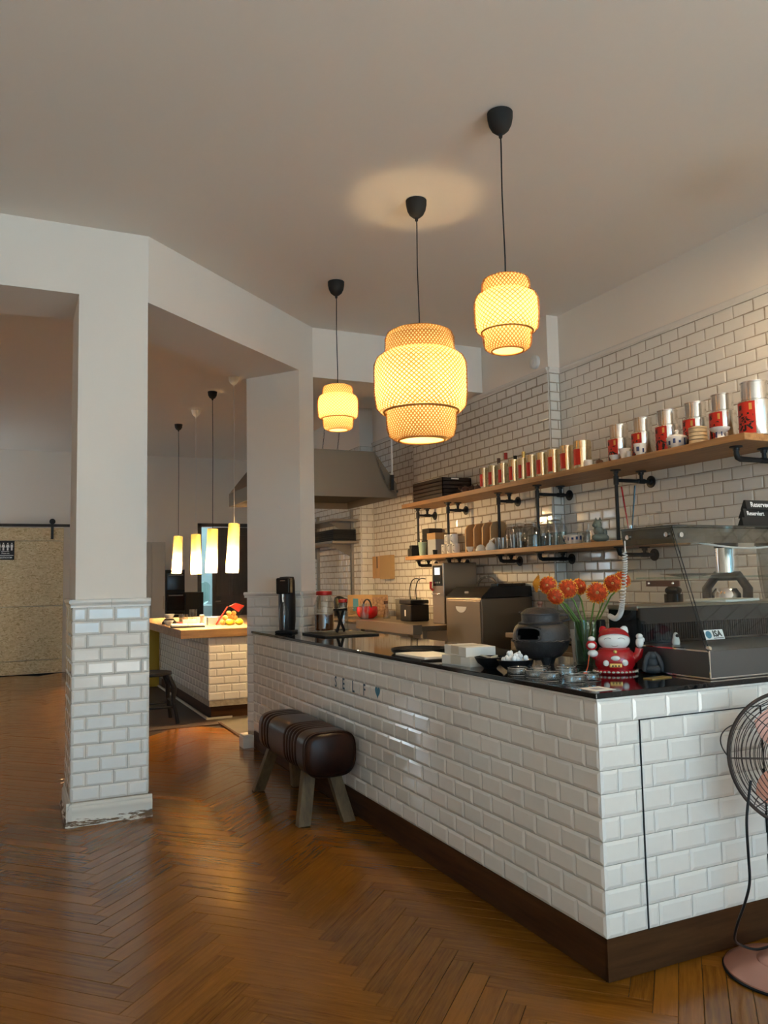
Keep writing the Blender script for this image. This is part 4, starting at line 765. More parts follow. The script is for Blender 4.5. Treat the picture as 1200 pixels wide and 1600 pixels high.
t = cup('penguin_timer','small white penguin-shaped timer in the display case','ornament',(2.46,2.50,1.047),[(0,0),(.014,0),(.016,.012),(.012,.03),(.010,.04),(.006,.048),(0,.05)]); MB().ell((0,-.008,.036),(.009,.006,.008),10,6).build('beak','black_matte',t,smooth=60)
tag(MB().tube([(2.43+.62*i/12,2.37-.01*math.sin(PI*i/12),1.462-.028*math.sin(PI*i/12)) for i in range(13)],.0042,6).build('white_cable','white_plastic',smooth=60),'thin white cable drooping under the display case top','cable')
# coiled handset cord
path = [Vector(p) for p in ((2.31,2.606,1.462),(2.31,2.610,1.40),(2.315,2.623,1.329),(2.32,2.649,1.222),(2.33,2.676,1.172),(2.335,2.712,1.150),(2.345,2.76,1.158))]
def along(tt):
    k = tt*(len(path)-1); i = min(int(k), len(path)-2); f_ = k-i; p0, p1, p2, p3 = path[max(i-1,0)], path[i], path[i+1], path[min(i+2,len(path)-1)]
    return .5*((2*p1)+(p2-p0)*f_+(2*p0-5*p1+4*p2-p3)*f_*f_+(3*p1-p0-3*p2+p3)*f_**3)
cp = [Vector((2.31,2.605,1.475)), Vector((2.31,2.606,1.43))]; n_ = 640
for i in range(n_):
    tt = .10+.90*i/(n_-1); T_ = (along(min(1,tt+.01))-along(tt-.01)).normalized(); a = T_.cross(Vector((1,0,0))).normalized(); b = T_.cross(a); ph = 2*PI*44*(i/n_)**1.15; cp.append(along(tt)+(a*math.cos(ph)+b*math.sin(ph))*.0095)
tag(MB().tube(cp,.0026,5).build('coiled_cord','white_plastic',smooth=60),'white coiled cord hanging beside the display case','cord')
t = thing('handset_cradle','black cylindrical cradle at the end of the coiled cord','cradle',(2.36,2.84,1.0)); MB().lathe([(0,-.058),(.022,-.058),(.022,.13),(.018,.14),(0,.142)],18).build('holder','black_plastic',t,smooth=45)
# reservation signs on the case
def sign(loc, rz, word, label, sz):
    t = thing('reserved_sign',label,'sign',loc,rz,'black reservation signs'); MB().add([(0,-.011,0),(.22,-.011,0),(.22,.022,0),(0,.022,0),(0,-.004,.040),(.22,-.004,.040),(.22,.004,.040),(0,.004,.040)],[(3,2,1,0),(4,5,6,7),(0,1,5,4),(1,2,6,5),(2,3,7,6),(3,0,4,7)]).build('tent','black_matte',t)
    if word:
        q = text_mb(word,sz,.0003,.0005,'LEFT'); move(q, T3((.018 if sz < .03 else .026,-.0078,.020)) @ RX(PI/2-.173) @ T3((0,0,.0006))).build('lettering','white_print',t)
sign((2.800,2.44,1.5275),.02,None,'black tent sign at the bottom of the stack on the display case',.03)
sign((2.818,2.448,1.5675-.002),.05,'Reserviert','black tent sign reading Reserviert, second in the stack',.026)
sign((2.838,2.452,1.6055-.002),.0,'Reserved','black tent sign reading Reserved on top of the stack',.031)
# ------------------------------------------------------------------ leather pommel bench
t = thing('leather_bench','brown leather pommel bench on splayed wooden legs by the counter','bench',(1.60,4.68,0),0)
n = 40; ys = [0.0]; st = []
L0, L1, cx, cz, hw, hh = -.485, .46, 0, .385, .150, .122
def dip(y):
    d = 0
    for c in (-.305,-.255,-.205,-.155,-.105,.235,.295,.355): d += .055*math.exp(-((y-c)/.011)**2)
    return d
N_ = 150; vs = []; fs = []
for i in range(N_+1):
    y = L0+(L1-L0)*i/N_; e = min(y-L0, L1-y); k = 1-.20*max(0,1-e/.035)**2.2-dip(y)-(.03*math.exp(-((y-L0-.04)/.006)**2))
    for j in range(n):
        a = 2*PI*j/n; ca, sa = math.cos(a), math.sin(a); p = 2/3.6
        X_ = math.copysign(abs(ca)**p,ca)*hw*k*(1+.06*(1 if sa < 0 else .2)*0); Z_ = math.copysign(abs(sa)**p,sa)*hh*k
        vs.append((X_*(1-.06*max(0,-sa)), y, cz+Z_))
for i in range(N_):
    for j in range(n): fs.append((i*n+j,i*n+(j+1)%n,(i+1)*n+(j+1)%n,(i+1)*n+j))
fs += [tuple(range(n)), tuple(range(N_*n,(N_+1)*n))]
MB().add(vs,fs).build('leather_body','leather',t,smooth=55)
pp = []
for j in range(n+1):
    a = 2*PI*j/n; ca, sa = math.cos(a), math.sin(a); p = 2/3.6; pp.append((math.copysign(abs(ca)**p,ca)*hw*.985*(1-.06*max(0,-sa)),L0+.018,cz+math.copysign(abs(sa)**p,sa)*hh*.985))
MB().tube(pp,.0045,6,False).build('piping','leather',t,smooth=60)
for xb, yb, xt, yt in ((-.135,-.385,-.075,-.315),(.120,-.415,.055,-.330),(-.145,.465,-.080,.335),(.115,.455,.055,.335)):
    a, b = Vector((xb,yb,.002)), Vector((xt,yt,.29)); d_ = (b-a); m = MB(); w1, w2 = .036, .028
    m.add([(a.x+sx*w1,a.y+sy*w2,a.z) for sx, sy in ((-1,-1),(1,-1),(1,1),(-1,1))]+[(b.x+sx*w1,b.y+sy*w2,b.z) for sx, sy in ((-1,-1),(1,-1),(1,1),(-1,1))],[(3,2,1,0),(4,5,6,7),(0,1,5,4),(1,2,6,5),(2,3,7,6),(3,0,4,7)])
    m.build('leg','leg_wood',t,bevel=.003)

# ------------------------------------------------------------------ floor fan
t = thing('floor_fan','copper pedestal fan with a round wire guard in front of the counter','fan',(2.36,1.985,0),0)
MB().lathe([(0,0),(.184,0),(.190,.006),(.188,.014),(.178,.020),(.120,.034),(.085,.040),(.080,.046),(.045,.060),(.028,.064),(0,.066)],48).build('base','copper',t,smooth=35)
MB().lathe([(.186,.001),(.192,.001),(.194,.006),(.190,.010)],48).build('rubber_edge','black_plastic',t,smooth=60)
MB().lathe([(0,.06),(.017,.06),(.017,.30),(.021,.30),(.021,.33),(.013,.33),(.013,.60),(0,.60)],18).build('pole','copper',t,smooth=40)
HC = Vector((.07,-.05,.700)); fd = Vector((-.55,-.80,.18)).normalized(); HR = T3(HC) @ fd.to_track_quat('Z','Y').to_matrix().to_4x4(); RF = .222
fg = MB(); rg = MB()
def ringp(r, z, k=56): return [HR @ Vector((r*math.cos(2*PI*i/k), r*math.sin(2*PI*i/k), z)) for i in range(k+1)]
for i in range(15):
    q = (i+1.5)/16.5; r = RF*q; z = .055*math.sqrt(max(0,1-q**3.2)); fg.tube(ringp(r,z+.004),.0016,5,False); rg.tube(ringp(r,-z*1.1-.02),.0014,5,False)
for k in range(8):
    a = 2*PI*k/8; sp1 = []; sp2 = []
    for i in range(9): q = .12+.88*i/8; z = .055*math.sqrt(max(0,1-q**3.2)); sp1.append(HR @ Vector((RF*q*math.cos(a),RF*q*math.sin(a),z+.0065))); sp2.append(HR @ Vector((RF*q*math.cos(a),RF*q*math.sin(a),-z*1.1-.022)))
    fg.tube(sp1,.0018,5); rg.tube(sp2,.0018,5)
fg.build('front_guard','wire',t,smooth=60); rg.build('rear_guard','wire',t,smooth=60)
MB().tube(ringp(RF+.003,-.008,72),.0065,8,False).build('guard_hoop','hoop_brown',t,smooth=60)
MB().lathe([(0,.052),(.030,.052),(.032,.060),(0,.064)],20,HR).build('badge','copper',t,smooth=40)
MB().lathe([(0,-.12),(.045,-.118),(.055,-.10),(.055,-.045),(.03,-.035),(.03,.015),(.02,.03),(0,.033)],24,HR).build('motor','copper_dark',t,smooth=40)
for k in range(3):
    b = MB(); a0 = 2.05+k*2*PI/3; vs = []; fs = []; nr, na = 7, 8
    for i in range(nr+1):
        r = .03+(.185-.03)*i/nr; half = .22+.42*math.sin(PI*min(1,.15+.75*i/nr))
        for j in range(na+1): q = -1+2*j/na; vs.append((r*math.cos(a0+q*half), r*math.sin(a0+q*half), .018*q+.004))
    for i in range(nr):
        for j in range(na): o_ = i*(na+1)+j; fs.append((o_,o_+1,o_+na+2,o_+na+1))
    k0 = len(vs); vs += [(x,y,z-.002) for x,y,z in vs]; fs += [tuple(k0+c for c in reversed(f)) for f in fs]
    b.add(vs,fs,HR).build('blade','copper',t,smooth=60)
lh = [HR @ Vector((-(RF+.003)*math.cos(a_)-0, (RF)*math.sin(a_)+0, -.01)) for a_ in ()]
MB().tube([HR @ Vector((math.cos(2.62+.5*i/12)*(RF+.004+.028*math.sin(PI*i/12)), math.sin(2.62+.5*i/12)*(RF+.004+.028*math.sin(PI*i/12)), -.01)) for i in range(13)],.0022,6).build('carry_handle','wire',t,smooth=60)
MB().tube([HR @ Vector((0,0,-.06)),(.03,.0,.62),(0,.0,.58)],.018,10).build('tilt_joint','copper_dark',t,smooth=50)
tag(MB().tube(spline([(2.19,1.93,.66),(2.165,1.93,.56),(2.16,1.93,.50),(2.166,1.935,.42),(2.168,1.938,.34),(2.16,1.955,.27),(2.158,1.985,.20),(2.20,2.04,.12),(2.27,2.075,.072),(2.31,2.05,.062),(2.345,2.01,.085)]),.0045,7).build('power_cord','black_plastic',smooth=60),'black power cord hanging down in front of the fan base','cord')

# ------------------------------------------------------------------ kitchen behind the counter
t = thing('extractor_hood','large stainless steel extractor hood hung over the kitchen line','hood',(0,0,0))
prof = [(2.19,2.185),(3.63,2.185),(3.63,2.33),(3.38,2.66),(2.45,2.66),(2.19,2.33)]
m = MB(); k = len(prof)
m.add([(x,7.5,z) for x,z in prof]+[(x,8.86,z) for x,z in prof], [tuple(range(1,k))+(0,), tuple(range(2*k-1,k-1,-1))]+[(j,(j+1)%k,k+(j+1)%k,k+j) for j in range(1,k)])
o = m.build('canopy','hood_steel',t); sol = o.modifiers.new('sheet','SOLIDIFY'); sol.thickness = .004; sol.offset = -1
MB().box(2.25,3.57,7.60,8.80,2.25,2.26).build('filter_bank','black_matte',t); MB().box(2.19,3.63,7.495,7.50,2.185,2.20).build('lip','hood_steel',t)
MB().tube([(3.63,7.49,2.26),(3.625,7.49,2.24)],.012,8).build('chain_hook','black_iron',t)
for x, y in ((2.95,7.9),(3.12,7.9),(2.5,8.6),(2.62,8.6)):
    c = MB(); k = int((ZC-2.66)/.03)
    for i in range(k): z = 2.66+(i+.5)*.03; M = T3((x+(z-2.66)*.12,y,z)) @ RZ(PI/2*(i%2)); c.tube([M @ Vector((.006*math.cos(a),0,.018*math.sin(a))) for a in [2*PI*q/8 for q in range(9)]],.0018,4,False)
    c.build('chain','black_iron',t)
c = MB()
for i in range(30):
    q = i/29; p = Vector((3.38+.24*q,7.485,2.66-.42*q-.12*math.sin(PI*q))); M = T3(p) @ RY(.6) @ RZ(PI/2*(i%2)); c.tube([M @ Vector((.007*math.cos(a),0,.013*math.sin(a))) for a in [2*PI*s/8 for s in range(9)]],.0022,4,False)
c.build('slack_chain','steel_dark',t)
MB().tube([(3.56,7.46,2.40),(3.56,7.46,ZC)],.010,8).build('hanger_rod','white_plastic',t); MB().box(3.545,3.575,7.45,7.475,2.26,2.42).build('rod_clamp','black_iron',t)
t = thing('added_kitchen_lamp','small metal heat lamp hanging over the kitchen pass','lamp',(2.48,7.25,1.98)); H_ = ZC-1.98  # added out of view behind the column to warm the kitchen wall
MB().lathe([(.10,0),(.095,.03),(.06,.10),(.02,.13),(.02,.17),(0,.172),(0,.15),(.05,.095),(.09,.0)],24).build('shade','steel_dark',t,smooth=50); MB().ell((0,0,.005),.045,14,8).build('bulb','added_lamp_bulb',t,smooth=60); MB().tube([(0,0,.17),(0,0,H_)],.004,6).build('cord','black_plastic',t)
# steel shelves on the far wall
t = thing('steel_wall_shelf','stainless steel wall shelves on upright rails under the hood','shelf',(0,0,0))
for y in (9.24,10.46): MB().box(3.815,3.85,y-.02,y+.02,.95,2.22).build('upright','steel',t)
for z in (2.06,1.79):
    MB().box(3.50,3.85,9.05,11.2,z,z+.03).build('shelf_plate','steel',t,bevel=.003)
    for y in (9.24,10.46): MB().add([(3.81,y-.004,z-.005),(3.52,y-.004,z-.005),(3.81,y-.004,z-.16),(3.81,y+.004,z-.005),(3.52,y+.004,z-.005),(3.81,y+.004,z-.16)],[(0,1,2),(5,4,3),(0,3,4,1),(1,4,5,2),(2,5,3,0)]).build('bracket','steel_dark',t)
t = thing('tray_pile','stepped pile of black trays on the steel wall shelf','trays',(3.68,9.50,1.82))
for i in range(6): MB().box(-.15,.15,-.40+.0*i,.40-.03*i,.024*i+.0005,.024*i+.022).build('tray','black_matte',t,bevel=.002)
cup('white_saucer','white saucers beside the black trays on the steel shelf','saucer',(3.62,10.05,1.8205),bowlp(.07,.03))
# cardboard dispenser on the wall
t = thing('hanging_boards','pair of wooden boards hung on the tiled kitchen wall','board',(4.028,8.70,1.355))
MB().box(-.03,-.001,.015,.29,0,.265).build('board','board_wood',t,bevel=.003); MB().box(-.06,-.001,-.28,.005,-.012,.268).build('board','kraft',t,bevel=.003); MB().box(-.0315,-.029,.14,.165,.12,.262).build('slot','ink',t)
# worktable with its clutter
t = thing('steel_worktable','long stainless steel worktable along the kitchen wall','table',(0,0,0))
MB().box(3.20,3.85,6.18,8.95,.885,.93).build('worktop','hood_steel',t,bevel=.004); MB().box(3.197,3.203,6.18,8.95,.905,.931).build('polished_edge','chrome',t); MB().box(3.24,3.83,6.22,8.9,.33,.36).build('undershelf','steel_dark',t)
for x in (3.25,3.80):
    for y in (6.24,7.6,8.88): MB().box(x-.02,x+.02,y-.02,y+.02,.004,.885).build('leg','steel',t)
tag(MB().box(3.10,3.19,6.15,7.4,.86,.945).build('splash_rail','steel',bevel=.004),'polished steel splash rail in front of the worktable','rail')
def ket(loc):
    t = thing('electric_kettle','black electric kettle at the far end of the steel worktable','kettle',loc,.4); MB().lathe([(0,0),(.07,0),(.075,.02),(.068,.16),(.055,.21),(.02,.225),(0,.23)],24).build('jug','black_plastic',t,smooth=45); MB().tube([(0,-.06,.2),(0,-.12,.19),(0,-.12,.06),(0,-.07,.04)],.011,8).build('handle','black_plastic',t,smooth=50)
ket((3.47,8.78,.93))
t = thing('printed_carton','printed cardboard carton on the steel worktable','box',(3.62,8.30,.93),.1); MB().box(-.10,.10,-.28,.28,0,.24).build('box_body','cardboard',t); MB().box(-.103,-.1005,-.26,-.02,.03,.20).build('print','box_print',t); MB().box(-.103,-.1005,.03,.15,.06,.2).build('blue_print','blue_paint',t); MB().box(-.10,.10,-.285,-.2805,.02,.22).build('end_print','box_print',t)
cup('mixing_bowl','glass mixing bowl left of the red pot','bowl',(3.38,8.20,.93),bowlp(.11,.12),'jar_glass')
t = thing('red_pot','red enamel pot with a black lid rim on the steel worktable','pot',(3.42,7.85,.93)); MB().lathe([(0,0),(.07,0),(.105,.03),(.118,.08),(.110,.125),(.104,.125),(.1,.06),(0,.02)],28).build('pot','red_glaze',t,smooth=50); MB().tube([(0,.108*math.cos(a),.115+.085*math.sin(a)) for a in [PI*i/14 for i in range(15)]],.009,8).build('bail_handle','black_plastic',t,smooth=50)
cup('measuring_jug','tall clear jug in front of the red pot','jug',(3.33,7.72,.93),[(0,0),(.042,0),(.05,.16),(.047,.16),(.04,.006),(0,.006)],'jar_glass')
t = cup('spray_bottle','clear spray bottle between the red pot and the blender','bottle',(3.56,7.66,.93),[(0,0),(.036,0),(.036,.03),(.016,.12),(.012,.14),(.012,.16),(0,.16)],'clear_plastic'); MB().box(-.03,.012,-.01,.01,.15,.185).build('trigger_head','steamer_brown',t,bevel=.004)
cup('acrylic_bin','square clear acrylic bin beside the blender','container',(3.66,7.35,.93),[(0,0),(.14,0),(.15,.21),(.147,.21),(.137,.005),(0,.005)],'clear_plastic',None,4)
t = thing('sealing_machine','black cup-sealing machine with tall cable loops on the worktable','machine',(3.56,7.02,.93),0)
MB().box(-.10,.10,-.12,.12,0,.16).build('housing','black_plastic',t,bevel=.012); MB().box(-.105,.095,-.13,.13,.165,.205).build('upper_head','black_plastic',t,bevel=.01); MB().box(-.102,-.1005,-.012,.012,.05,.11).build('label_plate','white_print',t)
for y in (-.05,.08): MB().tube(spline([(0,y,.2),(0,y+.01,.3),(0,y-.03,.38),(0,y-.11,.41),(.02,y-.16,.405)]),.005,8).build('cable_loop','black_plastic',t,smooth=60)
t = thing('combi_oven','upright stainless oven with a digital panel on the worktable','oven',(3.68,6.42,.93),0)
MB().box(-.18,.17,-.105,.11,0,.545).build('housing','steel',t,bevel=.006); MB().box(-.184,-.1805,-.085,.085,.34,.525).build('control_panel','screen_dark',t); MB().box(-.1855,-.1842,-.05,.05,.44,.505).build('lit_display','screen_lit',t)
for i in range(4): MB().lathe([(0,0),(.009,0),(.009,.004),(0,.004)],10,T3((-.1845,-.05+.033*i,.37)) @ RY(-PI/2)).build('button','chrome',t)
MB().tube([(-.182,-.06,.27),(-.21,-.06,.27),(-.21,.06,.27),(-.182,.06,.27)],.006,8).build('door_handle','chrome',t,smooth=50); MB().tube([(-.182,.09,.30),(-.205,.09,.32),(-.205,.09,.38)],.012,8).build('red_lever','red_plastic',t,smooth=50)
t = thing('ice_machine','stainless ice machine with a dark sloping lid','ice machine',(3.72,5.81,0),0)
MB().box(-.32,.17,-.29,.29,.004,1.17).build('cabinet','hood_steel',t,bevel=.006)
MB().add([(-.325,-.295,1.175),(-.325,.295,1.175),(.17,.295,1.175),(.17,-.295,1.175),(-.22,-.28,1.262),(-.22,.28,1.262),(.17,.28,1.262),(.17,-.28,1.262)],[(0,3,2,1),(4,7,6,5)[::-1],(0,1,5,4),(1,2,6,5),(2,3,7,6),(3,0,4,7)]).build('sloping_lid','black_plastic',t,bevel=.004)
MB().box(-.326,-.3205,-.275,.275,.12,1.15).build('front_door','hood_steel',t,bevel=.003); MB().prism([(-.085,0)]+[(.085*math.cos(a),.05*math.sin(a)) for a in [PI+PI*i/10 for i in range(1,10)]]+[(.085,0)],0,.004,frame((-.326,.02,1.10),(0,-1,0),(-1,0,0))).build('scoop_handle','white_plastic',t)
MB().box(-.284,-.279,-.03,.03,1.205,1.225,RY(0)).build('badge','steel',t)
tag(MB().box(3.62,3.90,5.62,5.72,1.2625,1.285).build('flat_tool','black_gloss',bevel=.004),'flat black tool lying on the ice machine','tool')
t = thing('serrated_hoop','thin steel hoop with a scalloped edge behind the ice machine','hoop',(3.84,6.13,1.264)); m = MB()
for i in range(16): a = PI*i/15; m.box(-.006,.006,-.012,.012,-.004,.012,T3((0,.145*math.cos(a),.075*math.sin(a))) @ RX(a-PI/2))
m.tube([(0,.14*math.cos(PI*i/24),.07*math.sin(PI*i/24)) for i in range(25)],.005,6); m.build('hoop_band','steel_dark',t,smooth=40)
# back counter below the shelves
t = thing('back_counter','dark steel back counter below the wall shelves','counter',(0,0,0))
MB().box(3.42,4.02,2.95,5.22,.88,.915).build('worktop','steel_dark',t,bevel=.003); MB().box(3.47,4.02,2.97,5.22,.10,.88).build('cabinet','black_matte',t); MB().box(3.52,4.0,3.0,5.2,.004,.10).build('kick_board','black_matte',t)
for i in range(4): d_ = MB().box(3.455,3.4705,2.99+.56*i,3.52+.56*i,.14,.86).build('door','steel_dark',t,bevel=.003); MB().box(3.435,3.455,3.05+.56*i,3.46+.56*i,.80,.815).build('handle','steel',d_)
def tub(loc, sx, sy, h, label, m_='clear_plastic'):
    t = thing('food_tub',label,'tub',loc,0,'clear food tubs on the back counter'); k = .86
    MB().add([(-sx*k,-sy*k,0),(sx*k,-sy*k,0),(sx*k,sy*k,0),(-sx*k,sy*k,0),(-sx,-sy,h),(sx,-sy,h),(sx,sy,h),(-sx,sy,h)],[(3,2,1,0),(0,1,5,4),(1,2,6,5),(2,3,7,6),(3,0,4,7)]).build('tub_body',m_,t); MB().box(-sx*1.06,sx*1.06,-sy*1.06,sy*1.06,h,h+.012).build('tub_lid',m_,t)
tub((3.70,5.02,.917),.17,.15,.145,'wide clear tub standing lowest on the back counter'); tub((3.74,4.98,1.075),.13,.12,.14,'clear tub stacked on top of the wide one')
tub((3.68,4.62,.917),.13,.13,.12,'clear tub behind the cauldron lid')
for x, y, lb in ((3.55,4.80,'small white ramekin by the clear tubs'),(3.56,4.38,'small white ramekin behind the flower stems')): cup('ramekin',lb,'ramekin',(x,y,.917),[(0,0),(.035,0),(.042,.09),(.038,.09),(.032,.006),(0,.006)],'cream')
t = thing('coffee_brewer','steel coffee brewer with a black arched housing behind the display case','brewer',(3.72,3.36,.917),.2)
MB().box(-.14,.14,-.13,.13,0,.10).build('base','black_plastic',t,bevel=.01); MB().lathe([(0,.10),(.085,.10),(.09,.30),(.07,.33),(0,.335)],24).build('steel_flask','chrome',t,smooth=45)
MB().tube([(-.02,-.12,.08),(-.02,-.13,.33),(-.02,-.08,.40),(-.02,.06,.40),(-.02,.12,.33),(-.02,.12,.08)],.028,8).build('arch','black_plastic',t,smooth=50)
MB().lathe([(0,.42),(.062,.42),(.062,.56),(.055,.565),(0,.565)],24).build('steel_tower','chrome',t,smooth=40); MB().lathe([(0,.56),(.066,.56),(.066,.63),(0,.635)],24).build('cap','black_plastic',t,smooth=40)
t = thing('blender','clear blender jug with a dark lid behind the display case','blender',(3.70,3.02,.917),.1)
MB().lathe([(0,0),(.10,0),(.09,.12),(.06,.15),(0,.15)],4,RZ(PI/4)).build('motor_base','black_plastic',t,bevel=.006); MB().lathe([(.055,.15),(.09,.42),(.09,.56),(.086,.56),(.05,.16)],24).build('jug','clear_plastic',t,smooth=45); MB().lathe([(0,.56),(.098,.56),(.095,.60),(.05,.615),(0,.62)],24).build('lid','black_plastic',t,smooth=45); MB().tube([(0,-.088,.52),(0,-.14,.50),(0,-.135,.28),(0,-.07,.24)],.012,8).build('handle','black_plastic',t,smooth=50)
tag(MB().ell((3.62,3.68,1.235),(.05,.05,.03),20,10).cyl(.055,1.13,1.215,20,T3((3.62,3.68,0))).cyl(.05,.917,1.135,20,T3((3.62,3.68,0))).build('black_canister','black_gloss',smooth=45),'black domed canister behind the display case ledge','canister')
tag(MB().box(-.14,.14,-.1,.1,0,.012,T3((2.95,2.70,1.2055)) @ RZ(.2)).build('folded_cloth','paper',bevel=.004),'folded white cloth on the display case ledge','cloth')
# alarm on the wall
t = thing('smoke_alarm','round white alarm on the wall above the tiles','alarm',(3.921,5.39,3.112)); MB().lathe([(0,0),(.055,0),(.058,.008),(.054,.030),(.045,.036),(0,.037)],32,RY(-PI/2)).build('housing','white_plastic',t,smooth=40); MB().lathe([(0,.036),(.020,.036),(.020,.040),(0,.040)],20,RY(-PI/2)).build('button','ceramic',t,smooth=40)

# ------------------------------------------------------------------ island clutter
ZI = .884
cup('rice_bowl','small white bowl at the column end of the island','bowl',(1.56,9.05,ZI),bowlp(.055,.05)); cup('rice_bowl','white bowl on a dark stand on the island','bowl',(1.62,9.35,ZI+.062),bowlp(.06,.05)); cup('wooden_stand','dark round stand under the white bowl','stand',(1.62,9.35,ZI),[(0,0),(.08,0),(.08,.02),(.05,.06),(0,.06)],'black_matte')
t = thing('open_book','open book lying on a dark folder near the island corner','book',(1.66,8.50,ZI),-.15); MB().box(-.17,.17,-.12,.12,0,.016).build('folder','black_matte',t); MB().box(-.165,-.004,-.115,.115,.017,.036).box(.004,.165,-.115,.115,.017,.032).build('pages','paper',t,bevel=.004); MB().box(-.05,.09,-.05,.10,.037,.075).build('paper_block','paper',t)
tag(MB().box(1.66,1.80,8.95,9.12,ZI,ZI+.03).build('red_notebook','red_plastic',bevel=.003),'red notebook behind the open book','notebook')
cup('tumbler','short clear tumbler left of the tall glass on the island','glass',(1.79,9.40,ZI),[(0,0),(.05,0),(.055,.10),(.05,.10),(.046,.006),(0,.006)],'clear_plastic'); cup('tall_glass','tall clear glass on the island','glass',(1.93,9.55,ZI),[(0,0),(.04,0),(.045,.15),(.041,.15),(.037,.006),(0,.006)],'jar_glass')
cup('pepper_mill','pale wooden pepper mill on the island','mill',(1.86,8.74,ZI),[(0,0),(.026,0),(.028,.02),(.018,.05),(.017,.07),(.026,.10),(.024,.115),(0,.118)],'cream')
tag(MB().box(1.92,2.03,8.72,8.80,ZI,ZI+.085).build('blue_carton','pale_blue',bevel=.003),'pale blue carton beside the pepper mill','box')
t = thing('fruit_bag','red-edged clear bag of fruit tilted on the island','bag',(2.13,8.62,ZI),.1)
bag = [(-.15,0),(.05,0),(.13,.12),(.17,.20),(.07,.235),(-.02,.19)]
MB().prism(bag,-.006,.006,RX(PI/2)).build('film','clear_plastic',t); MB().prism([(.10,.13),(.17,.20),(.07,.235),(.0,.20),(.04,.175)],-.012,.012,RX(PI/2)).build('red_header','red_bag',t,bevel=.005); MB().tube([(-.15,0,.008),(-.02,0,.195)],.008,6).build('red_edge','red_bag',t)
for i, (x, z) in enumerate(((-.08,.03),(-.02,.03),(.035,.03),(-.05,.078),(.01,.08),(.06,.075),(-.01,.125),(.045,.122))): MB().ell((x,-.012,z),(.029,.026,.028),12,8).build('fruit','orange_fruit',t,smooth=60)
tag(MB().ell((0,0,.035),(.042,.036,.035),18,10,T3((2.10,8.50,ZI))).build('lemon','lemon',smooth=60),'yellow lemon directly before the fruit bag','lemon','two lemons'); tag(MB().ell((0,0,.034),(.045,.036,.034),18,10,T3((2.205,8.49,ZI)) @ RZ(.3)).build('lemon','lemon',smooth=60),'yellow lemon nearest the kitchen column','lemon','two lemons')
# chair at the island
t = thing('bar_chair','black curved-leg wooden chair behind the tiled column','chair',(1.235,8.12,0),PI/2)
MB().lathe([(0,.455),(.19,.455),(.20,.465),(.195,.485),(.15,.492),(0,.488)],28).build('seat','black_plastic',t,smooth=45)
for sx in (-1,1):
    MB().tube([(.15*sx,-.14,.46),(.17*sx,-.19,.34),(.155*sx,-.185,.22),(.19*sx,-.21,.08),(.20*sx,-.22,.004)],[.022,.026,.02,.018,.020],8).build('leg','black_plastic',t,smooth=50)
    MB().tube([(.14*sx,.16,.46),(.15*sx,.19,.25),(.17*sx,.24,.004)],[.02,.02,.018],8).build('leg','black_plastic',t,smooth=50)
    MB().tube([(.14*sx,.165,.48),(.15*sx,.19,.62),(.13*sx,.23,.80)],.016,8).build('back_post','black_plastic',t,smooth=50)
    MB().tube([(.165*sx,-.19,.16),(.16*sx,.2,.16)],.011,8).build('stretcher','black_plastic',t,smooth=50)
for z in (.62,.72,.80): MB().tube([(-.145,.19+.2*(z-.6),z),(0,.215+.2*(z-.6),z),(.145,.19+.2*(z-.6),z)],.014,8).build('back_slat','black_plastic',t,smooth=50)
MB().tube([(-.17,-.19,.20),(.17,-.19,.20)],.011,8).build('stretcher','black_plastic',t,smooth=50)
# far end of the back room
t = thing('tall_cabinet','tall pale cabinet against the far wall beside the dark tower','cabinet',(2.03,13.55,0)); MB().box(-.28,.16,-.55,.0,.004,2.0).build('body','cabinet_white',t,bevel=.004)
for a, b in ((-.27,-.06),(-.05,.15)): d_ = MB().box(a,b,-.565,-.551,.08,1.97).build('door','cabinet_white',t,bevel=.003); MB().box(b-.03,b-.02,-.58,-.566,.95,1.15).build('handle','steel',d_)
t = thing('oven_tower','dark built-in oven tower against the far wall','oven',(2.34,13.40,0)); MB().box(-.145,.145,-.45,.18,.004,1.56).build('body','black_matte',t,bevel=.004)
for z in (.62,.92,1.24): d_ = MB().box(-.135,.135,-.465,-.451,z,z+.27).build('oven_door','black_gloss',t,bevel=.003); MB().tube([(-.11,-.485,z+.235),(.11,-.485,z+.235)],.008,8).build('handle','steel',d_,smooth=50)
for i in range(2):
    c = thing('black_carton','black carton printed in yellow, %s of the stack by the far door'%('lower' if i == 0 else 'upper'),'box',(2.63,13.15,.60*i+.004)); MB().box(-.14,.14,-.25,.25,0,.595).build('box_body','black_matte',c,bevel=.004)
    MB().box(-.06,.08,-.2525,-.2505,.12,.20,T3((0,0,0)) @ RY(-.0)).build('print','gold',c)
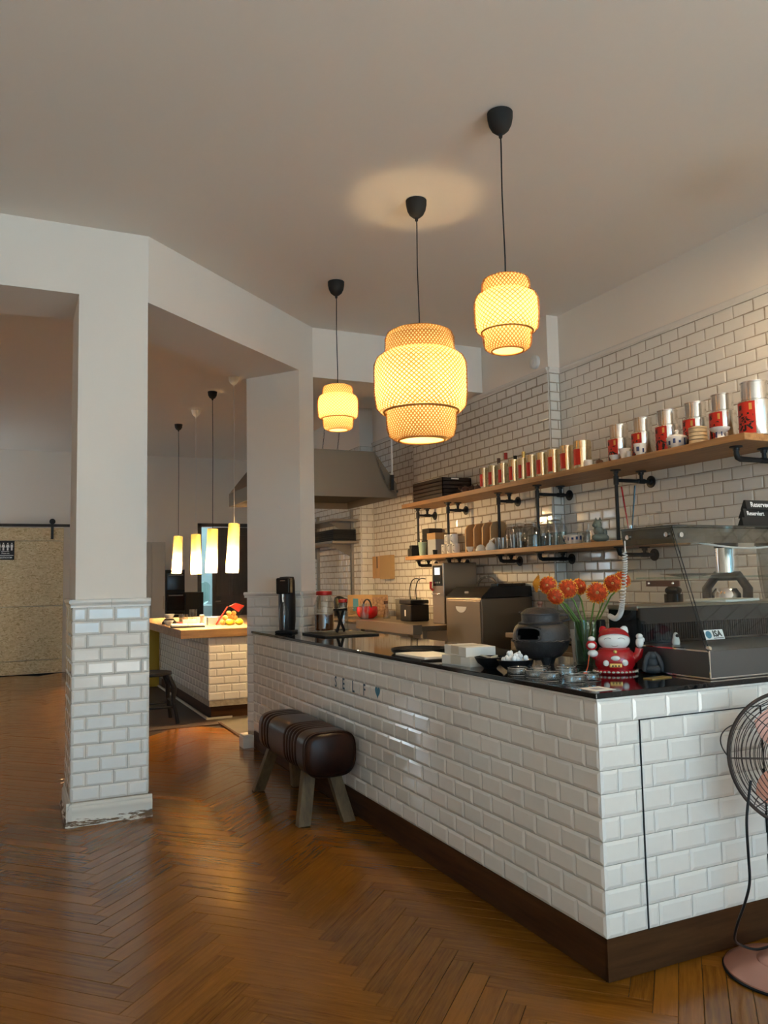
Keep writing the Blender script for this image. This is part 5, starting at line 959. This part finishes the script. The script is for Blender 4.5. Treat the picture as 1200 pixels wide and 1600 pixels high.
c = thing('water_dispenser','pale blue water dispenser seen through the far door','dispenser',(3.10,14.5,0)); MB().box(-.15,.15,-.15,.15,.004,.95).build('body','pale_wall',c,bevel=.01); MB().lathe([(0,.96),(.05,.96),(.12,1.02),(.13,1.3),(.09,1.36),(0,1.37)],20).build('bottle','vase_glass',c,smooth=45)
# sliding OSB door on the passage wall
t = thing('sliding_door','sliding door of rough strand board hung from a black rail','door',(0,13.5,0))
for a, b in ((.012,.213),(.220,1.032),(1.039,2.038),(2.045,2.243)): MB().box(-.55,.712,0,.035,a,b).build('board','osb',t,bevel=.0015)
for x in (-.25,.545): MB().box(x-.02,x+.02,-.012,-.0005,2.07,2.34).ell((x,-.006,2.345),(.045,.012,.045),16,8).build('hanger','black_iron',t,smooth=40)
t = thing('door_rail','black sliding-door rail fixed above the strand board door','rail',(0,13.5,0)); MB().box(-2.0,.80,-.008,.0,2.262,2.305).build('rail_bar','black_iron',t)
for x in (-1.5,-.7,.0,.74): MB().cyl(.014,-.0,.099,12,T3((x,0,2.283)) @ RX(-PI/2)).build('spacer','black_iron',t)
t = thing('restroom_sign','black restroom sign with white figures on the strand board door','sign',(-.10,13.4995,1.90))
MB().box(-.13,.113,-.004,0,-.148,.142).build('plate','black_plastic',t,bevel=.0015)
def man(x, skirt):
    m = MB(); q = T3((x,-.0045,.045)) @ RX(PI/2)
    m.lathe([(0,0),(.010,0),(.010,.0008),(0,.0008)],12,q @ T3((0,.058,0)))
    m.prism([(-.012,-.05),(.012,-.05),(.012,0),(.026 if skirt else .018,-.005),(.016,.042),(-.016,.042),(-.026 if skirt else -.018,-.005),(-.012,0)],0,.0008,q); m.build('figure','white_print',t)
for x, s_ in ((-.095,0),(-.04,1),(.02,1),(.076,0)): man(x, s_)
for z, wd, sz in ((-.048,'Please use',.026),(-.115,'RESTROOM',.036)): q = text_mb(wd,sz,.0003,.0004); move(q, T3((-.01,-.0048,z)) @ RX(PI/2)).build('lettering','white_print',t)
MB().box(-.07,.04,-.0049,-.004,-.022,-.016).box(-.11,.10,-.0049,-.004,-.084,-.076).build('small_print','white_print',t)
